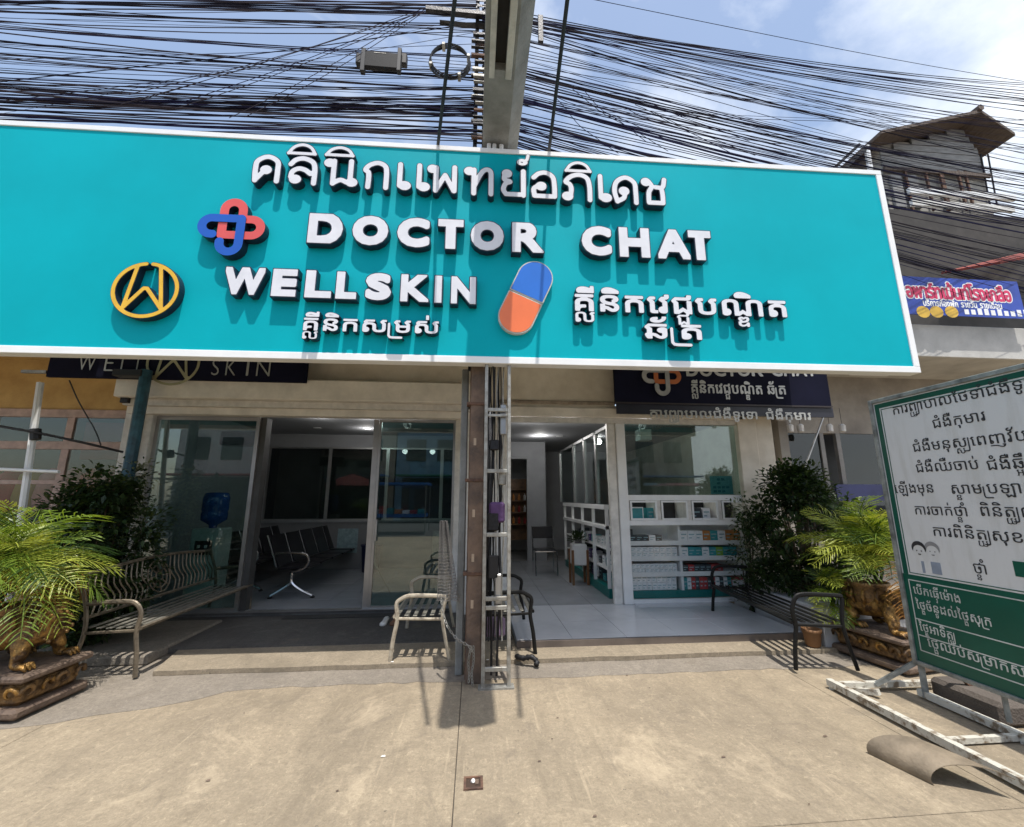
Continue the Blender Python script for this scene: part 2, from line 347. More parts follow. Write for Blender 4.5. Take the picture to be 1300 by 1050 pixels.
# ---------------------------------------------------------------- ground
def concrete(name, base, alt, streak=0., rough=.88, stain=.5):
    m = bpy.data.materials.new(name); m.use_nodes = True; nt = m.node_tree; N = nt.nodes; L = nt.links; b = N['Principled BSDF']; b.inputs['Roughness'].default_value = rough; b.inputs['Specular IOR Level'].default_value = .25
    g = N.new('ShaderNodeNewGeometry')
    def noise(sc, det=6, st=None, dist=0, ro=.6):
        v = g.outputs['Position']
        if st: mp = N.new('ShaderNodeMapping'); mp.inputs['Scale'].default_value = st; mp.inputs['Rotation'].default_value = (0, 0, rad(9)); L.new(v, mp.inputs[0]); v = mp.outputs[0]
        n = N.new('ShaderNodeTexNoise'); n.inputs['Scale'].default_value = sc; n.inputs['Detail'].default_value = det; n.inputs['Distortion'].default_value = dist; n.inputs['Roughness'].default_value = ro
        L.new(v, n.inputs['Vector']); return n.outputs[0]
    def rng_(x, a, b_, c=0., d=1.): r = N.new('ShaderNodeMapRange'); r.inputs['From Min'].default_value = a; r.inputs['From Max'].default_value = b_; r.inputs['To Min'].default_value = c; r.inputs['To Max'].default_value = d; L.new(x, r.inputs[0]); return r.outputs[0]
    def mix(f, a, b_, mode='MIX'):
        x = N.new('ShaderNodeMix'); x.data_type = 'RGBA'; x.blend_type = mode
        for s, v in ((0, f), (6, a), (7, b_)):
            if hasattr(v, 'is_linked') or hasattr(v, 'links'): L.new(v, x.inputs[s])
            else: x.inputs[s].default_value = v if s == 0 else (*v, 1)
        return x.outputs[2]
    c = mix(rng_(noise(.9, 8, dist=.6), .38, .66), base, alt)
    c = mix(rng_(noise(3.2, 9, dist=.8, ro=.72), .50, .72, 0, stain), c, tuple(v*.48 for v in base))          # broad wear
    c = mix(rng_(noise(9, 8, ro=.75), .56, .72, 0, .55), c, tuple(min(1, v*1.45) for v in base))       # pale sandy patches
    c = mix(rng_(noise(60, 6, ro=.85), .40, .68, .0, .55), c, tuple(v*.42 for v in base)); c = mix(rng_(noise(22, 8, ro=.85, dist=.5), .55, .75, .0, .5), c, tuple(min(1, v*1.5) for v in base)); c = mix(rng_(noise(27, 9, ro=.9, dist=.5), .47, .60, .0, .62), c, tuple(v*.50 for v in base)); c = mix(rng_(noise(6, 10, ro=.85, dist=.6), .50, .66, .0, .5), c, tuple(v*.55 for v in base)); c = mix(rng_(noise(17, 9, ro=.9, dist=.8), .54, .64, .0, .6), c, tuple(min(1, v*1.4) for v in base))          # grit
    c = mix(rng_(noise(26, 3), .69, .72, 0, .6), c, (.06, .055, .05))                       # small dark specks
    vo = N.new('ShaderNodeTexVoronoi'); vo.feature = 'DISTANCE_TO_EDGE'; vo.inputs['Scale'].default_value = .55; vo.inputs['Randomness'].default_value = 1
    dm = N.new('ShaderNodeMapping'); dn = N.new('ShaderNodeTexNoise'); dn.inputs['Scale'].default_value = 2.5; dn.inputs['Detail'].default_value = 7; L.new(g.outputs['Position'], dn.inputs['Vector'])
    va = N.new('ShaderNodeVectorMath'); va.operation = 'MULTIPLY_ADD'; va.inputs[1].default_value = (.55, .55, .0); L.new(dn.outputs[1], va.inputs[0]); L.new(g.outputs['Position'], va.inputs[2]); L.new(va.outputs[0], vo.inputs['Vector'])
    crack = rng_(vo.outputs['Distance'], .0, .006, .0, 1.)
    cm = N.new('ShaderNodeMath'); cm.operation = 'MULTIPLY'; inv = rng_(crack, 0, 1, 1, 0); msk = rng_(noise(.8, 2), .62, .68, 0, .6); L.new(inv, cm.inputs[0]); L.new(msk, cm.inputs[1])
    c = mix(cm.outputs[0], c, (.07, .06, .05))
    if streak:
        sf = noise(2.2, 7, (7, .7, 1), .4, .7); c = mix(rng_(sf, .48, .66, 0, streak), c, tuple(v*.55 for v in base)); sq = noise(1.3, 8, (3, .8, 1), 1.0, .7); c = mix(rng_(sq, .50, .66, 0, .32), c, tuple(v*.60 for v in alt))
        sg = noise(2.4, 4, (11, .55, 1)); c = mix(rng_(sg, .62, .70, 0, streak*.8), c, tuple(min(1, v*1.35) for v in base))
    c = mix(rng_(noise(.55, 6, dist=1.2, ro=.65), .50, .62, 0, .42), c, tuple(v*.56 for v in alt)); c = mix(rng_(noise(1.7, 8, dist=1.6, ro=.75), .56, .63, 0, .40), c, (.18, .15, .115)); c = mix(rng_(noise(1.1, 9, dist=.8, ro=.8), .55, .64, 0, .40), c, tuple(min(1, v*1.3) for v in base))
    L.new(c, b.inputs['Base Color'])
    h = N.new('ShaderNodeMath'); h.operation = 'MULTIPLY_ADD'; h.inputs[1].default_value = .6; L.new(noise(45, 8, ro=.8), h.inputs[0]); L.new(noise(11, 8, ro=.8), h.inputs[2])
    bp = N.new('ShaderNodeBump'); bp.inputs['Strength'].default_value = .7; bp.inputs['Distance'].default_value = .016; L.new(h.outputs[0], bp.inputs['Height']); L.new(bp.outputs[0], b.inputs['Normal'])
    return m
m_ground = concrete('sandy_concrete', (.43, .352, .247), (.30, .248, .18), .36); m_apron = concrete('apron_concrete', (.36, .30, .22), (.31, .26, .19), 0, stain=.25)
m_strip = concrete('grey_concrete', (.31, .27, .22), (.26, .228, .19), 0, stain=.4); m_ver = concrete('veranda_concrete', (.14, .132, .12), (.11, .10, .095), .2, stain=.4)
m_asph = M('asphalt', (.05, .05, .052), .9, var=.2, scale=3, bump=.4)
m_grout_d = M('joint_dirt', (.07, .06, .05), .95)
def sheet(name, x0, y0, x1, y1, z, mat, thick=.0):
    mb = MB()
    if thick: mb.box((x0, y0, z-thick), (x1, y1, z))
    else: mb.add([(x0, y0, z), (x1, y0, z), (x1, y1, z), (x0, y1, z)], [(0, 1, 2, 3)])
    return tag(mb.build(name, mat), kind='structure')
sheet('ground', -90, -90, 90, 120, -.12, m_asph)
fc = sheet('forecourt', -40, -6, 40, 16, -.012, m_grout_d)
for a_, b_ in zip((-40, -6.2, -3.05, -.085, 2.95, 6.1), (-6.2, -3.05, -.085, 2.95, 6.1, 40)):
    for c_, d_ in ((-6, -1.2), (-1.2, 2.32), (2.32, 16)): B('slab', m_ground, (a_+.0025, c_+.0025, -.011), (b_-.0025, d_-.0025, .0), fc, .002)
# broken edge strip of greyer concrete in front of the veranda, then the worn apron, then the veranda
def poly_slab(name, pts, z, mat, th=.03, kind='structure'):
    n = len(pts); v = [(x, y, z if not hasattr(z, '__call__') else z(x, y)) for x, y in pts]+[(x, y, (z if not hasattr(z, '__call__') else z(x, y))-th) for x, y in pts]
    f = [tuple(range(n))]+[(i, i+n, (i+1) % n+n, (i+1) % n) for i in range(n)]
    return tag(MB().add(v, f).build(name, mat), kind=kind)
U0 = random.uniform
def wob(x0, x1, y, a=.02, n=26): return [(x0+(x1-x0)*i/n, y+random.uniform(-a, a)) for i in range(n+1)]
poly_slab('grey_strip', [(x_, y_+U0(-.03, .03)) for x_, y_ in ((-7, 3.2), (-5, 3.4), (-4.2, 3.45), (-3.8, 3.5), (-3.4, 3.6), (-3.0, 3.68), (-2.8, 3.8), (-2.5, 3.84), (-2.2, 4.0), (-2.05, 4.1))]+wob(-1.9, 5.2, 4.14, .022, 60)+[(7, 4.2), (7, 6.5), (-7, 6.5)], .003, m_strip, .0025)
poly_slab('apron', wob(-2.9, 3.9, 4.47, .012)+[(4.0, 5.6), (-3.2, 5.6)], .045, m_apron, .04)
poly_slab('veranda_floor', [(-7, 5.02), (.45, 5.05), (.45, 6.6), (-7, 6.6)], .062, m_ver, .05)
# low raised edge running back on the left, and the paler ledge on the right
tag(B('concrete_ledge', m_strip, (-4.4, 4.75, 0), (-3.15, 6.0, .09), bev=.015), kind='structure')
tag(B('planting_bed', M('pale_stone', (.42, .43, .45), .4, var=.12, scale=5), (3.74, 4.52, .0), (4.8, 6.12, .43), bev=.012), 'low pale stone planting bed behind the black bench', 'planting bed')
# raised tiled platform: nosing, then the tiles, each with its own joint
plat = tag(B('tiled_platform', m_grout, (.47, 4.80, .0), (3.70, 12.6, .112)), kind='structure')
B('nosing', M('brown_nosing', (.16, .13, .11), .6), (.47, 4.775, .046), (3.70, 4.798, .108), plat)
def tiles(parent, x0, x1, y0, y1, s, z, mat, th=.008, gap=.004):
    me = {}
    nx = math.ceil((x1-x0)/s); ny = math.ceil((y1-y0)/s)
    for j in range(ny):
        for i in range(nx):
            a, b = x0+i*s, min(x0+(i+1)*s, x1); c, d = y0+j*s, min(y0+(j+1)*s, y1)
            if b-a < .05 or d-c < .05: continue
            k = (round(b-a, 3), round(d-c, 3))
            if k not in me: me[k] = MB().box((gap/2, gap/2, 0), (b-a-gap/2, d-c-gap/2, th), bev=.0015).mesh('tile', mat)
            o = link(me[k], 'tile', parent, Vector((a, c, z+random.uniform(0, .0008)))-wloc(parent)); o.rotation_euler = (random.uniform(-1, 1)*.0012, random.uniform(-1, 1)*.0012, 0)
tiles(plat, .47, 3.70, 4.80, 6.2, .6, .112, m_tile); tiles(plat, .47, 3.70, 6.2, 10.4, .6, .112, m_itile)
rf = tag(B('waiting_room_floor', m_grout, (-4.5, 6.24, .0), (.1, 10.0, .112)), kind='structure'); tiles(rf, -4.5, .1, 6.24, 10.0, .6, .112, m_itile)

# ---------------------------------------------------------------- clinic building
YF = 6.2
cb = thing('clinic_building', 'beige clinic shopfront with two glazed openings behind the big teal sign', 'building', (0, YF, 0))
def part(name, mat, a, b, bev=0., kind=None, p=cb): return B(name, mat, a, b, p, bev, kind)
# upper wall and the roof above the shopfront
part('wall', m_beige, (-4.86, YF+.02, 3.18), (4.88, YF+.25, 6.0)); part('wall', m_beige, (-4.86, YF+.25, 3.3), (-4.66, 10.2, 6.0)); part('wall', m_beige, (4.68, YF+.25, 0), (4.88, 12.7, 6.0))
part('roof', m_beige, (-4.9, YF-.1, 6.0), (4.92, 12.9, 6.18))
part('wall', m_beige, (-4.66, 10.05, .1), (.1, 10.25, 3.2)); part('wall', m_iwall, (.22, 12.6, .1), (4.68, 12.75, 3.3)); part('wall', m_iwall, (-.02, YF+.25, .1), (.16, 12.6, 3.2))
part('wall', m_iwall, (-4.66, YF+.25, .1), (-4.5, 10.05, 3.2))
part('veranda_roof', m_beige, (-4.9, 4.34, 4.0), (4.9, YF+.02, 4.1))
part('roof_beam', m_rust, (-4.9, 4.30, 3.86), (4.9, 4.38, 3.998))
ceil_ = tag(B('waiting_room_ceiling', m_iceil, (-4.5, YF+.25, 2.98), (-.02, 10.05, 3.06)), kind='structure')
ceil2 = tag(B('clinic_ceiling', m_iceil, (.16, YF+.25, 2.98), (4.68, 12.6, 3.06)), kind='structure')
# left opening: pilasters, shutter box in two steps, jambs
part('pilaster', m_cream, (-4.86, YF-.06, .06), (-4.50, YF+.25, 3.18), .01); part('pilaster', m_cream, (-.30, YF-.05, .06), (-.02, YF+.25, 3.18), .01)
part('pilaster', m_cream, (.24, YF-.03, .10), (.47, YF+.25, 3.0), .01)
part('pilaster', m_beige, (4.18, YF-.05, .06), (4.68, YF+.25, 3.2), .01)
sb = part('shutter_box', m_beiget, (-4.84, YF-.34, 2.93), (-.03, YF+.02, 3.22), .012)
B('guide_rail', m_cream, (-4.80, YF-.22, 2.84), (-.08, YF+.0, 2.928), sb, .006); B('guide_rail', m_beiget, (-4.78, YF-.16, 2.735), (-.10, YF+.0, 2.838), sb, .006)
B('guide_rail', m_cream, (-.16, YF-.15, .06), (-.075, YF-.052, 2.735), sb, .006); B('guide_rail', m_cream, (-4.72, YF-.15, .06), (-4.64, YF-.062, 2.735), sb, .006)
for x in (-.12, -4.75): MB().box((x-.05, YF-.27, 2.86), (x+.05, YF-.2, 2.95), bev=.005).build('bracket', m_dark, sb)
# right opening header
hd = part('header', m_beige, (.02, YF-.04, 2.95), (2.14, YF+.02, 3.9)); B('ridge', M('grubby_plaster', (.36, .30, .24), .8, var=.25, scale=7), (.3, YF-.07, 3.0), (2.14, YF-.042, 3.055), hd, .01)
part('header', m_beiget, (.30, YF-.10, 2.80), (4.2, YF-.045, 2.945), .008)
part('header', m_cream, (.40, YF-.06, 2.72), (4.2, YF+.03, 2.798), .006)
# pillar between door and display window
part('door_post', m_white, (2.13, YF-.06, .12), (2.27, YF+.1, 2.72), .008); part('door_post', m_cream, (2.0, YF-.03, .12), (2.125, YF+.05, 2.72), .006)
# glazed front of the waiting room: fixed pane, opening, sliding pane
def framed_pane(x0, x1, y, z0, z1, fw=.045, gl=m_glass, fm=m_alu, parent=cb, nm='glass_panel'):
    f = MB(); f.box((x0, y, z0), (x0+fw, y+.05, z1)); f.box((x1-fw, y, z0), (x1, y+.05, z1)); f.box((x0+fw, y, z1-fw), (x1-fw, y+.05, z1)); f.box((x0+fw, y, z0), (x1-fw, y+.05, z0+fw))
    fo = f.build(nm, fm, parent); MB().box((x0+fw, y+.02, z0+fw), (x1-fw, y+.028, z1-fw)).build('pane', gl, fo); return fo
framed_pane(-4.50, -3.10, YF+.02, .12, 2.735, .05, m_fglass)
framed_pane(-1.42, -.30, YF+.02, .12, 2.735, .035, m_fglass)
g = part('door_edge', m_alu, (-1.50, YF+.03, .12), (-1.425, YF+.07, 2.735)); MB().box((-1.39, YF-.01, 1.0), (-1.36, YF+.015, 1.3), bev=.006).build('door_handle', m_alu, g)
part('threshold', m_alu, (-4.5, YF-.02, .112), (-.3, YF+.08, .124))
m_darkpost = M('dark_post', (.06, .06, .06), .6)
part('door_post', m_darkpost, (-3.10, YF+.05, .12), (-3.02, YF+.2, 2.735)); # glass partition at the back of the waiting room on a low wall
part('low_wall', M('grey_low_wall', (.22, .22, .225), .5, var=.05), (-4.5, 9.55, .12), (-.02, 9.65, 1.08)); part('low_wall', m_iwall, (-4.5, 9.52, 1.08), (-.02, 9.68, 1.12))
xs = [-4.5, -3.2, -1.95, -.75, -.05]
for a, b in zip(xs, xs[1:]): framed_pane(a, b, 9.56, 1.12, 2.7, .035, m_dglass)
part('transom', m_iwall, (-4.5, 9.55, 2.7), (-.02, 9.65, 2.98))
# a clock-sized air unit high on the right front and the dark partition of the right room
part('partition', m_iwall, (.22, 10.4, .12), (.62, 10.5, 2.98)); part('partition', m_iwall, (1.28, 10.4, .12), (1.75, 10.5, 2.98)); part('partition', m_iwall, (.62, 10.4, 2.55), (1.28, 10.5, 2.98))
part('partition', m_dwall, (.2, 7.2, .12), (.45, 10.4, 2.98))
for a, b in ((6.36, 7.2), (7.2, 8.0), (8.0, 8.9), (8.9, 10.4)):
    f = MB(); f.box((2.10, a, 1.5), (2.15, a+.05, 2.75)); f.box((2.10, b-.04, 1.5), (2.15, b, 2.75)); f.box((2.10, a, 2.70), (2.15, b, 2.75))
    fo = f.build('side_glass', m_alu, cb); MB().box((2.12, a+.05, 1.5), (2.128, b-.04, 2.70)).build('pane', m_glass, fo)
for x, z, w, h, c in ((-2.9, .45, .42, .5, (.30, .42, .45)), (-.9, .35, .5, .55, (.42, .44, .40))):
    t_ = tag(B('poster', M('poster_%d' % int(abs(x)*10), c, .6, var=.2, scale=14), (x, 9.535, z), (x+w, 9.545, z+h)), 'pale poster on the low back wall of the waiting room, %s' % ('behind the seats' if x < -2 else 'at the glass door side'), 'poster')
# display window with its grid
dw = MB(); X0, X1 = 2.27, 4.18
dw.box((X0, YF-.02, 1.56), (X1, YF+.06, 1.64)); dw.box((X0, YF-.02, 1.20), (X1, YF+.06, 1.27)); dw.box((X0, YF-.01, .12), (X1, YF+.05, .17)); dw.box((X1-.05, YF-.01, .17), (X1, YF+.05, 2.72))
dwo = dw.build('display_window', m_white, cb); MB().box((X0, YF+.015, 1.64), (X1-.05, YF+.023, 2.72)).build('pane', m_fglass, dwo); MB().box((X0, YF+.015, .17), (X1-.05, YF+.023, 1.20)).build('pane', glass('thin_clear_glass', (.96, .97, .97), 1, 1.35), dwo)
for x in np.linspace(X0, X1, 5):
    MB().box((x-.03, YF-.01, 1.27), (x+.03, YF+.40, 1.56)).build('divider', m_cream, dwo)
MB().box((X0, YF+.40, 1.27), (X1, YF+.42, 1.56)).build('backing', m_dwall, dwo)
for x0, x1 in zip(np.linspace(X0, X1, 5), np.linspace(X0, X1, 5)[1:]):
    f = MB(); f.box((x0+.035, YF-.03, 1.275), (x0+.06, YF-.012, 1.555)); f.box((x1-.06, YF-.03, 1.275), (x1-.035, YF-.012, 1.555)); f.box((x0+.06, YF-.03, 1.53), (x1-.06, YF-.012, 1.555)); f.box((x0+.06, YF-.03, 1.275), (x1-.06, YF-.012, 1.30)); f.build('hatch_frame', m_white, dwo)
# shelving behind the window
shf = thing('display_shelves', 'white glazed shelf unit with teal plinth filled with medicine behind the front window', 'shelf unit', (2.3, YF+.07, .12))
MB().box((X0, YF+.07, .17), (X1-.05, YF+.42, .27)).build('plinth', m_teald, shf); MB().box((X0, YF+.42, .12), (X1-.05, YF+.44, 1.2)).build('back_panel', m_white, shf)
for x in (X0+.01, X0+.80, X1-.09): MB().box((x-.018, YF+.065, .27), (x+.018, YF+.42, 1.2)).build('upright', m_white, shf)
SHZ = [.272, .52, .74, .96]
for z in SHZ[1:]:
    MB().box((X0, YF+.07, z-.03), (X1-.05, YF+.40, z)).build('shelf', m_white, shf); MB().box((X0+.03, YF+.058, z-.055), (X1-.1, YF+.068, z+.01)).build('price_rail', m_white, shf)
cartc = {'w': M('white_carton', (.82, .83, .84), .5, var=.08, scale=30), 'r': M('red_carton', (.45, .05, .05), .5), 'g': M('green_carton', (.22, .42, .06), .5), 't': M('turquoise_carton', (.05, .33, .36), .5), 'o': M('orange_carton', (.55, .22, .06), .5), 'p': M('purple_carton', (.10, .05, .22), .5), 'd': M('dark_carton', (.05, .06, .07), .5)}
m_print = M('carton_print', (.30, .46, .50), .5)
cme = {}
def carton(c, w, h, d=.16):
    k = (c, round(w, 3), round(h, 3))
    if k not in cme:
        b = MB(); b.box((0, 0, 0), (w, d, h), bev=.002); b.cm = 1; b.box((w*.15, -.002, h*.58), (w*.85, .0, h*.70)); b.box((w*.15, -.002, h*.25), (w*.55, .0, h*.36)); cme[k] = b.mesh('carton', [cartc[c], m_print])
    return cme[k]
cw = {'w': 'white', 'r': 'red', 'g': 'green', 't': 'turquoise', 'o': 'orange', 'p': 'purple', 'd': 'dark'}
shn = {0: 'bottom', 1: 'second', 2: 'third', 3: 'top'}
def row(x0, x1, z, cols, w, h, rows, lev, side):
    for r_ in range(rows):
        x = x0+random.uniform(0, .01)
        while x+w < x1:
            c = random.choice(cols); o = link(carton(c, w-.003, h-.003), 'medicine_box', None, (x, YF+.09+random.uniform(0, .012), z+.001+r_*h)); x += w
            tag(o, '%s medicine box on the %s shelf, %s half of the display unit' % (cw[c], shn[lev], side), 'medicine box', 'medicine boxes on the display shelves')
XL, XM, XR = X0+.04, X0+.775, X1-.12
row(XL, XM, .272, 'w', .075, .105, 2, 0, 'left'); row(XL, XM-.02, .52, 'w', .07, .06, 2, 1, 'left'); row(XL, XM, .74, 'w', .09, .07, 2, 2, 'left'); row(XL, XM-.2, .96, 'wd', .1, .09, 1, 3, 'left')
row(XM+.05, XR, .272, 'pwtwdr', .062, .17, 1, 0, 'right'); row(XM+.05, XR-.3, .52, 'rrwd', .09, .10, 1, 1, 'right'); row(XM+.05, XR, .74, 'twgwt', .11, .13, 1, 2, 'right'); row(XM+.05, XR, .96, 'wwtow', .12, .15, 1, 3, 'right')
# small things in the hatches
t_ = tag(B('photo_frame', m_white, (2.36, YF+.10, 1.275), (2.55, YF+.13, 1.46)), 'small white framed picture with teal print in the leftmost hatch of the window', 'picture'); B('print', cartc['t'], (2.375, YF+.096, 1.29), (2.535, YF+.0995, 1.445), t_)
for x, c, w in ((2.62, 't', .13), (3.28, 'd', .2), (3.5, 'w', .12)):
    tag(link(carton(c, w, .17), 'medicine_box', None, (x, YF+.12, 1.275)), '%s box standing in the small hatches above the shelves' % {'t': 'teal', 'd': 'dark', 'w': 'white'}[c], 'medicine box', 'boxes in the hatches')
nc = thing('notice_card', 'pale turquoise printed card behind the lower right corner of the display window', 'card', (3.72, YF+.05, 1.65))
MB().box((3.62, YF+.04, 1.65), (3.98, YF+.045, 1.93)).build('card', M('turquoise_card', (.25, .52, .56), .5, var=.1, scale=20), nc)
b = MB()
for i in range(4):
    for j in range(4):
        if random.random() < .8: b.box((3.66+.07*i, YF+.036, 1.68+.06*j), (3.66+.07*i+.05, YF+.039, 1.68+.06*j+.035))
b.build('print', M('card_print', (.08, .25, .30), .5), nc)
# a pull-down white lamp box above the display
tag(B('ceiling_box', m_white, (2.65, YF+.3, 2.52), (2.85, YF+.5, 2.70), bev=.01), 'small white box hung above the display window', 'box')

# downlights: lit in the photograph
lm = MB(); lm.lathe((0, 0, 0), [(.0, -.004), (.06, -.004), (.06, -.001)], 14); lmm = lm.mesh('glow', m_lamp); rm = MB().lathe((0, 0, 0), [(.062, -.008), (.08, -.006), (.08, -.0005), (.062, -.0005)], 14).mesh('trim', m_white)
for i, (x, y, w) in enumerate([(-2.74, 7.38, 'front'), (-1.95, 7.4, 'front'), (-1.2, 7.35, 'front'), (-3.18, 8.6, 'back'), (-2.2, 8.6, 'back'), (-1.2, 8.6, 'back'), (-.5, 8.7, 'back'), (.96, 7.36, 'front'), (.62, 6.9, 'front'), (1.55, 7.2, 'front'), (1.45, 9.3, 'back'), (1.9, 9.3, 'back'), (3.1, 8.6, 'back'), (3.0, 7.2, 'front')]):
    t = thing('downlight', 'round recessed downlight lit in the %s row of the %s ceiling' % (w, 'waiting room' if x < 0 else 'pharmacy side'), 'ceiling light', (x, y, 2.978), 'ceiling downlights inside the clinic')
    link(lmm, 'lens', t); link(rm, 'trim', t)
    if w == 'front' or x in (-2.2, 1.45):
        la = bpy.data.lights.new('downlight_lamp', 'POINT'); la.energy = 3.5 if x < 0 else 8; la.shadow_soft_size = .07; la.color = (1, .97, .93); lo = bpy.data.objects.new('downlight_lamp', la); COL.objects.link(lo); lo.parent = t; lo.location = (0, 0, -.12)

# ---------------------------------------------------------------- the big sign
SA, SBp = Vector((-6.2, 4.045, 0)), Vector((4.76, 3.86, 0)); sang = math.atan2(SBp.y-SA.y, SBp.x-SA.x); sdir = Vector((math.cos(sang), math.sin(sang), 0)); snor = Vector((math.sin(sang), -math.cos(sang), 0))
SO = SA+sdir*((0-SA.x)/sdir.x)
sg = thing('clinic_sign', 'huge teal clinic sign with white border and raised white lettering above the shopfront', 'sign', SO, rz=sang)
WF = 0.
def sp(px, py):
    d = Vector(ray(px, py)); c = Vector((0, 0, EYE)); t = (SO+snor*WF-c).dot(snor)/d.dot(snor); p = c+d*t; return (p-SO).dot(sdir), p.z
def spl(u, v, w): return (u, -w, v)
UL, UR, VB, VT = (SA-SO).dot(sdir), sp(1168, 471)[0], 2.895, 5.37
def sbox(name, mat, u0, u1, v0, v1, w0, w1, bev=0): return MB().box((u0, -w1, v0), (u1, -w0, v1), bev=bev).build(name, mat, sg, local=True)
sbox('panel', m_teal, UL, UR-.01, VB+.01, VT-.01, -.10, 0.)
bw = .07
sbox('border', m_border, UL, UR, VB, VB+bw, -.11, .012, .004); sbox('border', m_border, UL, UR, VT-bw*.85, VT, -.11, .012, .004); sbox('border', m_border, UR-bw, UR, VB+bw, VT-bw*.85, -.11, .012, .004)
for v in (3.1, 4.2, 5.2): sbox('back_rail', m_rust, UL, UR-.05, v-.03, v+.03, -.17, -.112)
def place_field(fm, u0, v0, su, sv, d=.10, name='letter', mats=(m_lface, m_lside), w=0.):
    mb = MB(); P = lambda a, b, c: spl(u0+a*su, v0+b*sv, c)
    solid(mb, fm, P, w, w+d, 1, 1); flat(mb, fm, P, w+d, 0); 
    vs, fs, es = fm; mb2 = mb
    return mb.build(name, list(mats), sg, local=True)
def two_skin(fn, bb, h, u0, v0, su, sv, d=.10, rim=.02, name='letter', mats=(m_lface, m_lside)):
    """dark body with a slightly smaller pale face standing 3 mm proud of it"""
    body = field_mesh(fn, bb, h); face = field_mesh(lambda P: fn(P)+rim, bb, h); mb = MB(); P = lambda a, b, c: spl(u0+a*su, v0+b*sv, c)
    solid(mb, body, P, .0, d, 1, 1); solid(mb, face, P, d, d+.004, 0, 0); return mb.build(name, list(mats), sg, local=True)
def fit(pxbox): 
    x0, x1, yt, yb = pxbox; a = sp(x0, yb); b = sp(x1, yb); c = sp((x0+x1)/2, yt); return a[0], b[0], sp((x0+x1)/2, yb)[1], c[1]
def latin(ch, box, bold, d=.08):
    u0, u1, v0, v1 = fit(box); C_ = GL[ch][0]; mx = np.concatenate(C_); x0, x1, y0, y1 = mx[:, 0].min(), mx[:, 0].max(), mx[:, 1].min(), mx[:, 1].max()
    su0, sv0 = (u1-u0), (v1-v0); H = sv0
    # bring the outline to box size in metres first, then embolden inwards-neutral
    k = bold; i_ = k if ch in 'OCS' else k*.55; ir = k if ch in 'OCSDR' else i_; cons = [np.stack([(c[:, 0]-x0)/(x1-x0)*(su0-i_-ir)+i_, (c[:, 1]-y0)/(y1-y0)*(sv0-2*i_)+i_], 1) for c in C_]
    bx_ = lambda P: np.maximum(np.abs(P[:, 0]-su0/2)-su0/2, np.abs(P[:, 1]-sv0/2)-sv0/2)
    two_skin(lambda P: np.maximum(sdf_outline(P, cons)-k, bx_(P)), (-.03, su0+.03, -.03, sv0+.03), .0062, u0, v0, 1, 1, d, .010)
def lerp(x, x0, y0, x1, y1): return y0+(y1-y0)*(x-x0)/(x1-x0)
WF = .08
for ch, a, b in (('D', 388, 435), ('O', 444.6, 493), ('C', 502, 546), ('T', 554, 589), ('O', 596, 640.6), ('R', 649, 691.5), ('C', 738, 778.5), ('H', 786, 827), ('A', 835, 878), ('T', 875, 906)):
    m_ = (a+b)/2; yb = lerp(m_, 400, 309.5, 890, 331.5); yt = lerp(m_, 400, 270, 890, 292.3); latin(ch, (a, b, yt, yb), .040 if ch not in 'AR' else .034)
for ch, a, b in (('W', 281, 334.6), ('E', 342, 376), ('L', 384.6, 421), ('L', 424, 453), ('S', 461.5, 497), ('K', 506.5, 545), ('I', 550, 561.5), ('N', 571, 605)):
    m_ = (a+b)/2; yb = lerp(m_, 310, 375.5, 590, 387); yt = lerp(m_, 310, 338.5, 590, 350.5); latin(ch, (a, b, yt, yb), .036 if ch not in 'IWKN' else .029)
